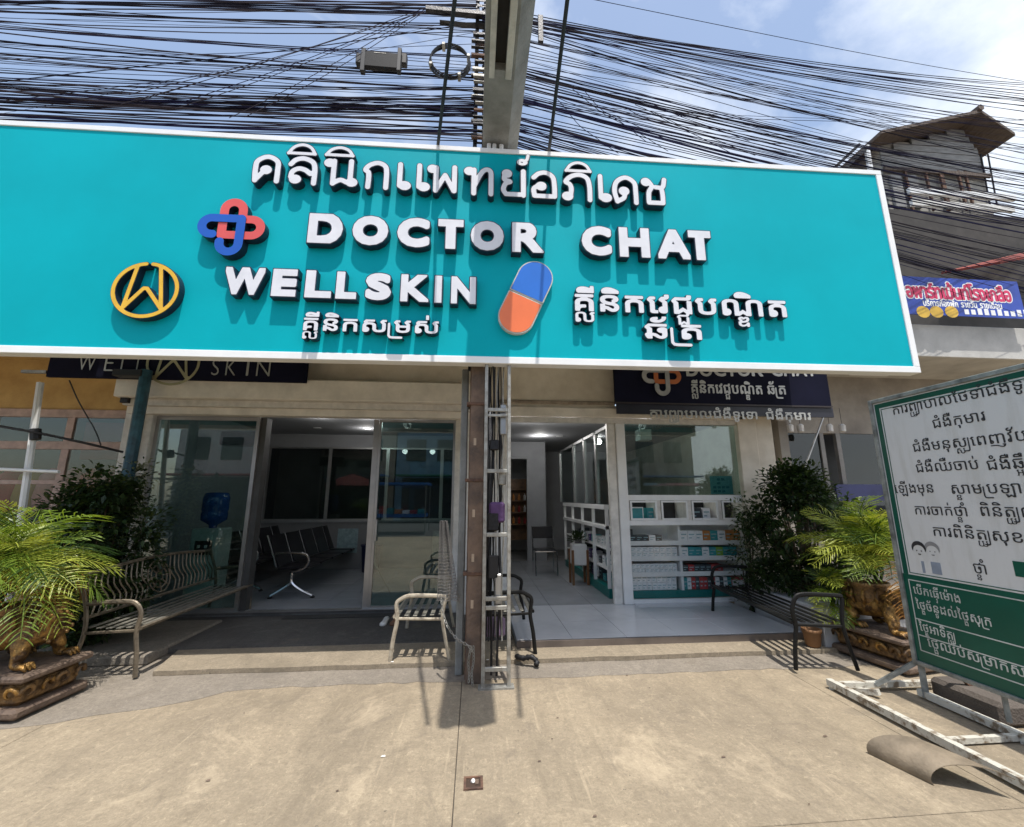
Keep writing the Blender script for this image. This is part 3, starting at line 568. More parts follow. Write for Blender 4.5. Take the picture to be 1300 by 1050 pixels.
# Thai letters drawn as round-ended strokes, x-height box of width w and height 1
TH_ = {
 'kho': (.78, [sm([(.12, 0), (.10, .45), (.14, .76), (.40, .93), (.66, .76), (.69, .4), (.69, 0)]), [(.14, .05), (.30, .32)], ring(.38, .42, .085)]),
 'lo': (.78, [sm([(.10, .70), (.22, .88), (.42, .94), (.64, .80), (.70, .5), (.70, 0)]), sm([(.13, .22), (.16, .42), (.30, .54), (.46, .50), (.60, .36)]), sm([(.60, .36), (.68, .42)]), ring(.24, .13, .085)]),
 'no': (.86, [ring(.13, .84, .08), [(.24, .92), (.24, .05)], sm([(.24, .06), (.42, .20), (.58, .12)]), ring(.70, .13, .085), [(.66, .94), (.66, .2)]]),
 'ko': (.74, [sm([(.14, 0), (.15, .35), (.13, .56), (.05, .66), (.16, .84), (.38, .94), (.58, .84), (.64, .6), (.64, 0)])]),
 'e': (.42, [[(.12, .94), (.12, .12)], ring(.24, .13, .09)]),
 'pho': (.92, [ring(.13, .84, .08), [(.24, .90), (.24, .02)], [(.24, .03), (.50, .62), (.76, .03)], [(.77, .03), (.77, .94)]]),
 'tho': (.80, [ring(.13, .84, .08), [(.25, .90), (.25, 0)], sm([(.25, .25), (.44, .78), (.58, .93), (.69, .84), (.70, .5), (.70, 0)])]),
 'yo': (.76, [ring(.19, .83, .08), sm([(.12, .76), (.12, .60), (.28, .52), (.15, .44), (.09, .22), (.16, .05)]), [(.16, .05), (.66, .05)], [(.66, .02), (.66, .94)]]),
 'o': (.76, [sm([(.10, .74), (.24, .90), (.44, .94), (.62, .78), (.66, .4), (.66, .05)]), [(.66, .05), (.12, .05)], sm([(.12, .05), (.10, .30), (.20, .42)]), ring(.30, .42, .085)]),
 'pho2': (.82, [ring(.14, .11, .085), sm([(.22, .16), (.24, .40), (.20, .56), (.10, .66), (.24, .86), (.46, .94), (.66, .82), (.72, .5), (.72, 0)])]),
 'do': (.78, [sm([(.16, .02), (.09, .40), (.16, .76), (.42, .94), (.66, .76), (.69, .4), (.69, 0)]), sm([(.18, .04), (.34, .16), (.38, .32)]), ring(.36, .42, .085)]),
 'cho': (.80, [ring(.16, .82, .08), sm([(.25, .84), (.33, .66), (.24, .45), (.22, .20), (.22, .05)]), [(.22, .05), (.64, .05)], sm([(.64, .05), (.64, .40), (.60, .60), (.44, .64)]), sm([(.60, .60), (.68, .70), (.72, .94)])]),
 'i': (.80, [sm([(.06, .08), (.2, .62), (.42, .84), (.64, .62), (.76, .08)]), [(.06, .10), (.76, .10)]]),
 'th': (.5, [ring(.2, .35, .16), sm([(.28, .42), (.40, .60), (.45, .95)])])}
HW = .075
def thai_letter(key, x0, x1, yt, yb, hw=HW, rim=.009, d=.08):
    w, st = TH_[key]; u0, u1, v0, v1 = fit((x0, x1, yt, yb)); su, sv_ = (u1-u0)/w, (v1-v0); r_ = hw*.46
    ss = [[(p[0]*su*(1-0*r_), p[1]*sv_+r_*.9) for p in s] for s in st]
    two_skin(lambda P: sdf_strokes(P, ss, r_), (-.08, (u1-u0)+.08, -.06, sv_+.08), .0068, u0, v0, 1, 1, d, rim)
for k, a, b in (('kho', 317, 355), ('lo', 361, 402), ('no', 409, 454), ('ko', 460, 494), ('e', 500, 523), ('e', 525, 547), ('pho', 542, 583), ('tho', 589, 628), ('yo', 635, 669), ('o', 673, 709), ('pho2', 714, 754), ('e', 757, 779), ('do', 777, 812), ('cho', 815, 849)):
    m_ = (a+b)/2; thai_letter(k, a, b, lerp(m_, 335, 200, 830, 229), lerp(m_, 335, 233, 830, 262.5))
for k, a, b, yt, yb in (('i', 363, 402, 184, 199), ('i', 411, 450, 188, 201), ('i', 716, 751, 207, 221), ('th', 657, 672, 199, 214)): thai_letter(k, a, b, yt, yb, .055)
def khmer_row(text, x0, x1, yb0, yb1, h, bold=.028, d=.07, vs_=1.0):
    cls, W_ = khmer(text); u0, vb0 = sp(x0, yb0); u1, vb1 = sp(x1, yb1); v = (vb0+vb1)/2; hh = sp((x0+x1)/2, (yb0+yb1)/2-h)[1]-v
    sy = hh/.59; sx = (u1-u0)/W_/sy
    for cl in cls:
        bb = cl_bounds(cl, sx, bold+.03); two_skin(lambda P: cluster_sdf(P, cl, bold, sx), bb, .03, u0, v, sy, sy, d, .022)
WF = .07
khmer_row(TEXTS['k1'], 381, 559, 421, 421.5, 15, .040); khmer_row(TEXTS['k2'], 726, 1003, 394, 402, 19.5, .046); khmer_row(TEXTS['k3'], 817, 896, 429, 431, 17.5, .046)
# interlocked cross emblem
def stadium(cx, cy, a, b, vertical, lo=0, hi=1, n=12):
    r_ = b; L_ = a-b; P = []
    for k in range(n+1): t = rad(-90+180*k/n); P.append((L_+r_*math.cos(t), r_*math.sin(t)))
    for k in range(n+1): t = rad(90+180*k/n); P.append((-L_+r_*math.cos(t), r_*math.sin(t)))
    P.append(P[0]); P = [(cx-y, cy+x) if vertical else (cx+x, cy+y) for x, y in P]; return P
def emblem(sgp, u, v, a, rw, red, blue, side, parent, placer, d=.06):
    b = a*.28; q_ = 1.9*rw; L_ = a-b-rw
    def arc(cx, cy, t0, t1): return [(cx+b*math.cos(rad(t0+(t1-t0)*k/12)), cy+b*math.sin(rad(t0+(t1-t0)*k/12))) for k in range(13)]
    for st, colr, dd in (([(-b, -b)]+arc(0, L_, 180, 0)+[(b, b)], red, d), ([(-b, -b)]+arc(L_, 0, -90, 90)+[(b, b)], red, d+.003), ([(b, b)]+arc(-L_, 0, 90, 270)+[(-b-q_, -b)], blue, d+.008), ([(b, b)]+arc(0, -L_, 0, -180)+[(-b, -b-q_)], blue, d+.011)):
        fm = field_mesh(lambda P: sdf_strokes(P, [st], rw), (-a-.03, a+.03, -a-.03, a+.03), a/38); mb = MB()
        P_ = lambda x, y, w: placer(u+x, v+y, w); solid(mb, fm, P_, .0, dd, 1, 1); flat(mb, fm, P_, dd+.0015, 0); mb.build('emblem_loop', [colr, side], parent, local=True)
cx, cy = sp(295, 289); emblem(None, cx, cy, .318, .042, m_red, m_blue, m_lside, sg, spl, .08)
# gold ring with W
cx, cy = sp(184.5, 368); RR = .305
body = [[(RR*.93*math.cos(rad(a)), RR*.88*math.sin(rad(a))) for a in range(96, 445, 6)], [(-.105, .24), (-.17, -.19)], [(-.17, -.19), (-.015, .015)], [(.015, .015), (.17, -.19)], [(.17, -.19), (.105, .24)], [(-.015, .015), (.015, .015)]]
two_skin(lambda P: sdf_strokes(P, body, .023), (-.42, .42, -.42, .42), .010, cx, cy, 1, 1, .07, .006, 'gold_emblem', (m_yel, m_lside))
# two-tone capsule
cx, cy = sp(668, 375.5); ax = sp(684, 341); ax2 = sp(650, 412); A_ = np.array([(ax[0]-cx), (ax[1]-cy)]); B_ = np.array([ax2[0]-cx, ax2[1]-cy]); dirn = (A_-B_)/np.linalg.norm(A_-B_); ln = np.linalg.norm(A_-B_)/2; rc = .185
for nm, colr, s_ in (('capsule_half', m_cblue, 1), ('capsule_half', m_orange, -1)):
    E_ = [tuple(dirn*(ln-rc+.08)), tuple(-dirn*(ln-rc+.08))]
    f = lambda P, s_=s_: np.maximum(sdf_strokes(P, [E_], rc), -s_*(P@dirn)+.004); fm = field_mesh(f, (-.5, .5, -.5, .5), .0125); mb = MB(); P_ = lambda x, y, w: spl(cx+x, cy+y, w)
    solid(mb, fm, P_, .0, .05, 1, 1); fi = field_mesh(lambda P: f(P)+.012, (-.5, .5, -.5, .5), .0125); flat(mb, fi, P_, .0535, 0); mb.build(nm, [colr, m_concl], sg, local=True)

# ---------------------------------------------------------------- shop banners on the wall behind the sign
def wall_letters(parent, fm, u0, v0, su, Y, mat, name='lettering', d=.006, sv_=None):
    mb = MB(); P_ = lambda a, b, c: (u0+a*su, Y-c, v0+b*(sv_ or su)); solid(mb, fm, P_, .001, d, 0, 0); return mb.build(name, mat, parent)
YB = YF-.42
bl = thing('wall_banner', 'dark navy banner with pale well skin lettering above the left shutter', 'banner', (-3.9, YB, 3.2))
l0, l1 = aY(57, 481, YB), aY(388, 487, YB); MB().box((l0.x, YB, 3.155), (l1.x, YB+.05, 3.95), bev=.005).build('panel', m_navy, bl)
MB().box((l0.x-.3, YB-.01, 3.20), (l0.x, YB+.03, 3.24)).build('strut', m_galv, bl)
vb = aY(200, 473, YB).z
for ch, a, b in (('W', 97, 120), ('E', 131, 143), ('L', 152, 162), ('L', 172, 180), ('S', 268, 278), ('K', 286, 300), ('I', 312, 316), ('N', 325, 343)):
    p0, p1 = aY(a, 473, YB), aY(b, 473, YB); C_ = GL[ch][0]; mx = np.concatenate(C_); w = mx[:, 0].max()-mx[:, 0].min(); s_ = (p1.x-p0.x)/w; cons = [c-np.array([mx[:, 0].min(), 0]) for c in C_]
    fm = field_mesh(lambda P: sdf_outline(P, cons)+.014, (-.03, w+.03, -.03, mx[:, 1].max()+.04), .03); wall_letters(bl, fm, p0.x, vb+(-.0 if a < 250 else -.02), s_, YB, m_silver, 'letter', sv_=.34)
q = aY(226, 462, YB); fm = field_mesh(lambda P: sdf_strokes(P, [[(p[0]*1.0, p[1]) for p in s] for s in body], .014), (-.42, .42, -.42, .42), .02); wall_letters(bl, fm, q.x-.06, q.z+.02, 1.15, YB, M('dull_gold', (.45, .40, .24), .4, .3), 'gold_emblem')
YB2 = YF-.30
br = thing('wall_banner', 'dark navy banner with silver doctor chat lettering above the display window', 'banner', (3.9, YB2, 2.9))
r0, r1 = aY(782, 524, YB2), aY(1058, 528, YB2); zr = aY(782, 496, YB2).z
MB().box((r0.x, YB2, r0.z+.14), (r1.x, YB2+.05, 3.95), bev=.005).build('panel', m_navy, br); MB().box((r0.x+.02, YB2+.012, r0.z-.01), (r1.x+.02, YB2+.045, r0.z+.139)).build('skirt', M('navy_skirt', (.02, .021, .035), .5, var=.2), br)
MB().box((r0.x, YB2-.012, r0.z+.14), (r1.x, YB2-.001, r0.z+.165)).build('batten', M('worn_batten', (.035, .028, .03), .6), br)
def plain_row(text, kh, x0, x1, Y, yb, h, bold, mat, parent, cell=.035, name='lettering'):
    cls, W_ = (khmer if kh else thai)(text); p0 = aY(x0, yb, Y); p1 = aY(x1, yb, Y); z = aY((x0+x1)/2, yb, Y).z; hh = aY((x0+x1)/2, yb-h, Y).z-z; sy = hh/.59; sx = (p1.x-p0.x)/W_/sy; mb = MB()
    for cl in cls:
        bb = cl_bounds(cl, sx, bold+.04); fm = field_mesh(lambda P: cluster_sdf(P, cl, bold, sx), bb, cell); P_ = lambda a, b, c: (p0.x+a*sy, Y-c, z+b*sy); solid(mb, fm, P_, .001, .006)
    return mb.build(name, mat, parent)
plain_row(TEXTS['k2'], True, 877, 969, YB2, 499.5, 10.5, .02, m_silver, br); plain_row(TEXTS['k3'], True, 974, 999, YB2, 500.5, 10.5, .02, m_silver, br)
plain_row(TEXTS['b2'], True, 824, 1030, YB2+.012, 531.5, 9, .02, m_silver, br)
for ch, a, b in (('D', 872, 886), ('O', 889, 904), ('C', 907, 921), ('T', 923, 935), ('O', 937, 952), ('R', 955, 968), ('C', 980, 993), ('H', 996, 1008), ('A', 1011, 1024), ('T', 1025, 1036)):
    p0, p1 = aY(a, 477, YB2), aY(b, 477, YB2); C_ = GL[ch][0]; mx = np.concatenate(C_); w = mx[:, 0].max()-mx[:, 0].min(); cons = [c-np.array([mx[:, 0].min(), 0]) for c in C_]
    fm = field_mesh(lambda P: sdf_outline(P, cons)-.03, (-.05, w+.05, -.05, mx[:, 1].max()+.06), .04); wall_letters(br, fm, p0.x, p0.z, (p1.x-p0.x)/w, YB2, m_silver, 'letter')
q = aY(839, 478, YB2)
emblem(None, q.x, q.z, .31, .035, M('orange_loop', (.55, .17, .06), .4), M('silver_loop', (.42, .43, .44), .4), m_lside, br, lambda a, b, c: (a-3.9, YB2-c-YB2, b-2.9), .02)
# ---------------------------------------------------------------- beam over the forecourt, its guys, the pole and the ladder
bm = thing('concrete_beam', 'grey concrete beam with dark recessed underside running out over the sign', 'beam', (.16, 4.1, 5.55))
def sweepY(prof, y0, y1, name, mat, parent):
    n = len(prof); v = [(x, y0, z) for x, z in prof]+[(x, y1, z) for x, z in prof]
    return MB().add(v, [tuple(range(n)), tuple(range(n, 2*n))[::-1]]+[(i, i+n, (i+1) % n+n, (i+1) % n) for i in range(n)]).build(name, mat, parent)
x0 = .02; zb = 5.56
sweepY([(x0, zb), (x0+.10, zb), (x0+.10, zb+.09), (x0+.20, zb+.09), (x0+.20, zb), (x0+.29, zb), (x0+.42, zb+.17), (x0+.42, zb+.36), (x0, zb+.36)], 1.6, 3.22, 'shaft', m_conc, bm)
sweepY([(x0, zb), (x0+.29, zb), (x0+.42, zb+.17), (x0+.42, zb+.36), (x0, zb+.36)], 3.222, 4.35, 'solid_end', m_conc, bm)
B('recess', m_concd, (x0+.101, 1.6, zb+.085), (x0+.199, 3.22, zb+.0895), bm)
B('flange', m_concl, (x0+.045, 1.6, zb-.014), (x0+.098, 3.3, zb-.001), bm, .004); B('flange', m_concl, (x0+.202, 1.6, zb-.014), (x0+.262, 3.3, zb-.001), bm, .004)
for x in (.07, .13, .21): B('insulator', m_white, (x, 4.02, 5.43), (x+.045, 4.08, 5.53), bm, .01)
B('bearing_plate', m_rust, (-.02, 4.12, 5.40), (.44, 4.34, 5.557), bm, .01)
for x1_, y1_, x2_, y2_, nm in ((578, -6, 556, 184, 'left'), (721, -6, 697, 191, 'right')):
    a = aY(x2_, y2_, 3.96); b_ = aY(x1_, y1_, 2.55); d_ = (b_-a); mb = MB(); mb.tube([a-d_*.01, a+d_*1.6], .019, 6); o = mb.build('guy_rod', m_black, None); tag(o, 'slim black guy rod rising from the sign top on the %s of the concrete beam' % nm, 'guy rod')
pl_ = thing('steel_pole', 'rusty brown steel column standing on the forecourt in front of the clinic', 'pole', (-.09, 4.12, 0))
m_rustl = M('rust_light', (.20, .135, .095), .85, .0, col2=(.075, .058, .048), scale=5, bump=.5, bscale=30)
B('column', m_rustl, (-.09, 4.06, 0), (.045, 4.14, 2.93), pl_, .006); B('column', m_rust, (-.10, 4.145, 0), (.05, 4.30, 5.5), pl_, .006)
B('concrete_core', m_conc, (-.19, 4.25, 0), (-.12, 4.42, 2.93), pl_, .01)
for z in (.9, 1.75, 2.5): B('clamp', m_rust, (-.13, 4.05, z), (.055, 4.16, z+.03), pl_, .004)
for z in (1.02, .62, 1.42, 2.1): B('paint_chip', M('bare_patch', (.50, .38, .27), .6), (-.055, 4.0575, z), (-.03, 4.0595, z+.07), pl_)
ld = thing('ladder', 'narrow weathered steel ladder standing upright against the rusty pole', 'ladder', (.18, 3.98, 0))
for x in (.045, .268): B('rail', m_galv, (x, 3.955, 0), (x+.032, 4.0, 2.93), ld, .003)
for z in (.13, .155+.58-.11, .70, 1.25, 1.28+.55, 2.42): B('rung', m_galv, (.077, 3.96, z), (.267, 3.985, z+.035), ld, .003)
B('rung', m_galv, (.077, 3.96, 2.37), (.267, 3.985, 2.395), ld, .003); B('foot_plate', m_galv, (.02, 3.93, 0), (.33, 4.03, .012), ld)
# wiring, meter junk between the ladder rails
wb = thing('cable_riser', 'tangle of dark cables with small boxes rising behind the ladder rails', 'cables', (.17, 4.06, 0))
for i in range(9):
    x = .075+.02*i; pts = [Vector((x+random.uniform(-.012, .012), 4.05+random.uniform(-.02, .04), z)) for z in np.linspace(.35 if i % 3 else .06, 2.93, 9)]
    MB().tube(catmull(pts, 4), .007+.004*(i % 3 == 0), 5).build('cable', random.choice([m_black, m_dark, m_galv]), wb)
for x, z, w, h, mt in ((.09, 1.30, .10, .16, m_dark), (.19, 1.72, .07, .12, m_galv), (.10, .88, .09, .2, m_black), (.16, .66, .06, .26, m_alu), (.10, 2.05, .09, .1, m_dark), (.2, 2.2, .06, .3, m_alu)):
    B('meter_box', mt, (x, 4.0, z), (x+w, 4.055, z+h), wb, .008)
B('rag', M('purple_rag', (.10, .05, .14), .9, bump=.6, bscale=20), (.10, 4.005, 1.37), (.25, 4.05, 1.56), wb, .02)
B('rag', M('faded_purple_cloth', (.22, .16, .25), .9, bump=.6, bscale=20), (.07, 4.2, .33), (.27, 4.26, .50), wb, .02)
for o_ in (ld, wb, pl_): o_.location.x += .035
# chain
ch = MB(); pth = catmull([(-.29, 4.10, .70), (-.24, 4.04, .52), (-.14, 3.98, .40), (-.02, 3.97, .33), (.0, 3.97, .28)], 10); pth2 = catmull([(-.01, 3.99, .33), (-.03, 3.99, .2), (-.02, 3.985, .1), (-.03, 3.98, .03)], 10); pth3 = catmull([(.01, 3.99, .33), (.015, 3.985, .22), (.0, 3.98, .12), (.01, 3.98, .02)], 10)
for P_ in (pth, pth2, pth3):
    L_ = 0; last = P_[0]; k = 0
    for p in P_[1:]:
        while (p-last).length > .026:
            d_ = (p-last).normalized(); c_ = last+d_*.013; last = last+d_*.026; s_ = d_.orthogonal().normalized() if k % 2 else d_.cross(d_.orthogonal()).normalized(); k += 1
            ch.tube([c_+d_*.018*math.cos(a)+s_*.010*math.sin(a) for a in np.linspace(0, 2*math.pi, 8)], .0036, 4, cap=False)
tag(ch.build('chain', m_galv), 'thin steel chain looped from the bench to the foot of the pole', 'chain')
# grey mesh hanging at the pole
nt_ = MB(); gx = 14; gz = 26
for i in range(gx+1):
    nt_.tube([(-.33+.20*i/gx*(.35+.65*(1-z/gz)), 4.20+.02*math.sin(i*.9), .66+.72*z/gz) for z in range(gz+1)], .0035, 3, cap=False)
for z in range(gz+1): nt_.tube([(-.33+.20*i/gx*(.35+.65*(1-z/gz)), 4.20+.02*math.sin(i*.9), .66+.72*z/gz) for i in range(gx+1)], .0035, 3, cap=False)
tag(nt_.build('folded_net', M('grey_net', (.22, .21, .20), .8)), 'grey net hanging folded beside the rusty pole above the bench', 'net')

# pole above the sign with its cross arms
up = thing('utility_pole', 'dark steel utility pole rising behind the sign with cables tied to it', 'utility pole', (0, 4.5, 0))
xa = aY(609, 100, 4.55).x
for dx in (-.05, .06): B('chord', m_dark, (xa+dx-.02, 4.50, 3.0), (xa+dx+.03, 4.56, 8.6), up, .004)
for i in range(36): z = 5.2+i*.095; B('lacing', m_dark if i % 3 else m_rust, (xa-.05, 4.49, z), (xa+.07, 4.498, z+.02+.03*random.random()), up)
def aabb_px(name, mat, xa_, ya_, xb_, yb_, Y, dep, parent, bev=.004): p, q_ = aY(xa_, ya_, Y), aY(xb_, yb_, Y); return B(name, mat, (p.x, Y, p.z), (q_.x, Y+dep, q_.z), parent, bev)
aabb_px('cross_arm', m_dark, 558, 25, 640, 33, 4.42, .07, up); aabb_px('cross_arm', m_dark, 540, 11, 640, 16, 4.42, .07, up)
for y in (92, 120, 150, 168): aabb_px('bracket', m_dark, 598, y, 622, y+5, 4.44, .05, up)
for y in np.linspace(40, 172, 16): aabb_px('tie_band', random.choice([m_dark, m_rust, m_galv]), 601+random.uniform(-3, 3), y, 619+random.uniform(-3, 6), y+random.uniform(2, 5), 4.43, .04, up, 0)
aabb_px('bracket', m_dark, 683, 18, 690, 52, 4.3, .04, up)
bx = thing('splice_box', 'black plastic cable splice box hanging among the overhead cables', 'splice box', aY(483, 88, 4.4))
aabb_px('case', M('black_plastic', (.016, .016, .017), .6, var=.2, scale=9, spec=.2), 458, 62, 509, 88, 4.37, .06, bx, .02); aabb_px('rib', m_black, 459, 60, 462, 89, 4.365, .07, bx); aabb_px('rib', m_black, 505, 60, 508, 89, 4.365, .07, bx)
for x in (457, 511): aabb_px('gland', m_black, x-5, 66, x+5, 80, 4.40, .08, bx, .01)
aabb_px('label_print', m_galv, 475, 66, 490, 68, 4.3675, .002, bx, 0)
coil = MB(); cc_ = aY(571, 77, 4.38)
for k in range(6): coil.tube([(cc_.x+(.235+.006*k+random.uniform(-.004, .004))*math.cos(a), 4.36+.012*k, cc_.z+(.245+.005*((k*3) % 5))*math.sin(a)) for a in np.linspace(0, 2*math.pi, 26)], .008, 5, cap=False)
co = tag(coil.build('cable_coil', m_black), 'round coil of spare black cable hanging left of the utility pole', 'cable coil')
for a in (20, 110, 200, 300): B('tie', m_galv, (cc_.x+.25*math.cos(rad(a))-.02, 4.35, cc_.z+.25*math.sin(rad(a))-.02), (cc_.x+.25*math.cos(rad(a))+.02, 4.45, cc_.z+.25*math.sin(rad(a))+.02), co, .004)

# overhead cables
m_cab = [M('cable_black', (.008, .008, .018), .9, var=.1, spec=.08), M('cable_navy', (.014, .014, .045), .9, var=.1, spec=.08), M('cable_grey', (.04, .035, .045), .9, var=.1, spec=.08)]
def cable(p, q, sag, r, group, label, wig=.01, n=12):
    pts = []; ph = random.uniform(0, 6)
    for i in range(n+1):
        t = i/n; v = p.lerp(q, t); v.z -= 4*sag*t*(1-t); v.z += wig*math.sin(ph+t*9); v.y += wig*math.cos(ph+t*7); pts.append(v)
    o = MB().tube(pts, r, 4).build('overhead_cable', random.choice(m_cab)); tag(o, label, 'cable', group)
LBL = 'black overhead cable strung across the sky left of the utility pole'; LBR = 'black overhead cable strung across the sky right of the utility pole'
GLT, GRT = 'overhead cables left of the pole', 'overhead cables right of the pole'
U_ = random.uniform
#            y range at x=0       y range at pole(610)     n  radius
for (a0, a1), (b0, b1), n, r in (((-12, 6), (4, 22), 12, .009), ((10, 20), (30, 44), 7, .007), ((28, 33), (64, 84), 4, .009), ((46, 50), (88, 100), 4, .010), ((57, 69), (84, 104), 4, .007), ((90, 108), (112, 146), 10, .008), ((104, 128), (126, 164), 12, .009), ((118, 130), (118, 150), 5, .007), ((138, 148), (162, 176), 9, .010), ((60, 160), (20, 60), 3, .004), ((70, 95), (96, 126), 6, .005)):
    for i in range(int(n*1.35+.5)):
        ya, yb = U_(a0-3, a1+3), U_(b0-3, b1+3); Y0, Y1 = 4.4+U_(-.1, .25), 4.5+U_(-.08, .08); p = aY(-90, ya-(yb-ya)*90/610, Y0); q_ = aY(606, yb, Y1); p.x -= 0
        d_ = q_-p; p2 = p-d_*.25; cable(p2, q_, U_(-.05, .16), r*U_(.3, .82)*(1 if random.random() < .85 else 1.7), GLT, LBL, U_(.003, .045))
for i in range(7):      # thin drop wires crossing the bundle
    xa_ = U_(250, 430); p = aY(xa_-U_(30, 120), U_(120, 150), 4.3); q_ = aY(540, U_(10, 16), 4.4); cable(p, q_, U_(.02, .08), .0035, 'thin drop wires at the pole', 'thin drop wire slanting down from the cross arm through the cables', .006)
for (a0, a1), (b0, b1), n, r in (((20, 36), (106, 126), 9, .009), ((24, 34), (128, 205), 13, .0065), ((48, 52), (150, 175), 4, .007), ((64, 70), (185, 205), 3, .006), ((80, 94), (220, 246), 9, .009), ((100, 108), (240, 262), 5, .007), ((118, 128), (258, 285), 9, .009), ((142, 166), (285, 330), 12, .009), ((160, 186), (318, 372), 14, .009), ((140, 180), (340, 392), 6, .008), ((40, 140), (130, 300), 14, .005)):
    for i in range(int(n*(1.3 if b0 < 260 else 1.05)+.5)):
        ya, yb = U_(a0-3, a1+3), U_(b0-6, b1+6); Y1 = U_(6.1, 6.7); p = aY(612, ya-.14*60, 4.5+U_(-.08, .08)); q_ = aY(1300, yb, Y1); q_ = p+(q_-p)*1.12
        cable(p, q_, U_(.05, .28) if yb < 240 else U_(.05, .18), r*U_(.3, .82)*(1 if random.random() < .85 else 1.6), GRT, LBR, U_(.003, .035), 14)
p = aY(690, -14, 4.5); q_ = aY(1400, 118, 6.5); cable(p, q_, .12, .004, GRT, LBR)
for i in range(8):
    xa_ = U_(700, 830); p = aY(xa_, U_(105, 150), 4.5); q_ = aY(xa_+U_(60, 260), U_(175, 205), U_(4.6, 5.2)); cable(p, q_, U_(-.05, .1), .004, 'tangled short wires above the sign', 'short tangled wire crossing the cables just above the sign top', .04)

# ---------------------------------------------------------------- neighbour on the left
nb = thing('neighbour_shop', 'ochre neighbouring shop with pinkish window grid left of the clinic', 'building', (-7, 7, 0)); YN = 7.0
B('wall', m_ochre, (-12, YN, 2.96), (-4.95, YN+.2, 4.0), nb); B('wall', m_ochre, (-12, YN+.3, 4.0), (-4.95, YN+.5, 5.8), nb)
B('wall', m_ochre, (-12, YN, 0), (-4.95, YN+.2, .9), nb); B('wall', m_ochre, (-5.3, YN, .9), (-4.95, YN+.2, 2.96), nb); B('awning', m_ochre, (-12, 4.6, 3.75), (-5.0, YN, 3.82), nb)
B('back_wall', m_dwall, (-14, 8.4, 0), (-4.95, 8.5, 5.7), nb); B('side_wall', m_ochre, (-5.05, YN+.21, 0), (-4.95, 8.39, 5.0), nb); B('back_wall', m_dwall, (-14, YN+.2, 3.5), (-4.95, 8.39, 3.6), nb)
for z0, z1 in ((2.83, 2.955), (2.33, 2.45), (1.80, 1.86), (.9, .98)): B('frame_rail', m_pink, (-12, YN-.03, z0), (-5.3, YN+.05, z1), nb, .004)
for x in (-11, -9.8, -8.6, -7.45, -6.35, -5.42): B('frame_post', m_pink, (x, YN-.02, .98), (x+.11, YN+.04, 2.83), nb, .004)
for x0_, x1_ in zip((-8.6, -7.45, -6.35), (-7.45, -6.35, -5.42)):
    for z0, z1 in ((2.45, 2.83), (1.86, 2.33), (.98, 1.80)): B('pane', m_glass, (x0_+.111, YN, z0+.002), (x1_-.001, YN+.008, z1-.002), nb)
# goods behind the panes: a few coloured bundles
for i in range(12):
    x = -8.9+.30*i; o = MB(); o.lathe((x, 7.45, 1.35), [(.02, 0), (.15, .03), (.19, .25), (.15, .60), (.04, .72)], 8); tag(smooth(o.build('hanging_goods', random.choice([M('red_goods', (.50, .05, .05), .6), M('pink_goods', (.55, .22, .24), .6), M('yellow_goods', (.42, .26, .06), .6)]))), 'bundle of coloured goods behind the window grid of the ochre shop', 'goods', 'bundles behind the ochre shop windows')
tag(B('red_board', M('dull_red_board', (.17, .035, .04), .6, var=.2), (-6.3, 7.25, 2.2), (-5.5, 7.3, 2.8)), 'dull red board behind the upper right panes of the ochre shop', 'board')
# blue-green post, white post, sagging black cable
pb = thing('blue_post', 'dark blue green painted post at the corner left of the shutter', 'post', (-4.6, 5.75, 0))
MB().tube([(aY(163, 600, 5.7).x, 5.7, 0), (aY(163, 600, 5.7).x, 5.7, 3.25)], .065, 10).build('shaft', m_bpost, pb); B('cap', m_black, (aY(160, 490, 5.7).x-.14, 5.62, 3.15), (aY(172, 490, 5.7).x+.1, 5.76, 3.24), pb, .01)
wp = thing('white_post', 'leaning white galvanised post with a cross rail at the far left', 'post', (-5, 5.2, 0)); a, b_ = aY(50, 495, 5.2), aY(22, 692, 5.2)
MB().tube([a+(a-b_)*.05, b_, b_+(b_-a)*.62], .035, 8).build('shaft', m_white, wp); p, q_ = aY(-40, 594, 5.1), aY(75, 599, 5.1); MB().tube([p, q_], .018, 6).build('rail', m_white, wp)
MB().tube([aY(45, 545, 5.16), aY(45, 558, 5.16)], .05, 8).build('collar', m_black, wp)
cb_ = MB().tube(catmull([aY(-60, 527, 5.1), aY(0, 541, 5.1), aY(45, 549, 5.12), aY(110, 563, 5.3), aY(156, 574, 5.6)], 6), .014, 6).build('sagging_cable', m_black); tag(cb_, 'black sagging cable tied from the white post to the blue post', 'cable')
MB().tube(catmull([aY(88, 483, 5.9), aY(100, 510, 5.9), aY(120, 545, 5.8), aY(128, 565, 5.7)], 6), .008, 5).build('drop_wire', m_black, cb_)
# ---------------------------------------------------------------- neighbour on the right
m_sbeige = M('weathered_concrete', (.36, .33, .29), .85, col2=(.22, .20, .18), scale=1.6, bump=.3)
nr = thing('neighbour_building', 'beige neighbouring shop building with a flat canopy right of the sign', 'building', (8, 6.6, 0))
c0, c1 = aY(1160, 406, 6.4), aY(1300, 440, 6.4)
B('canopy', M('pale_canopy', (.50, .49, .46), .7, var=.15, scale=1.5, bump=.2), (4.95, 6.3, 4.02), (14, 8.0, 4.62), nr, .01); B('soffit_strip', m_white, (7.3, 6.9, 3.96), (8.1, 7.3, 4.015), nr)
B('wall', m_sbeige, (4.95, 7.6, 2.85), (14, 7.8, 4.02), nr); B('wall', m_sbeige, (4.9, 6.3, 0), (5.05, 7.6, 4.02), nr, 0); B('back_wall', m_dwall, (5.05, 9.2, 0), (16, 9.3, 4.0), nr)
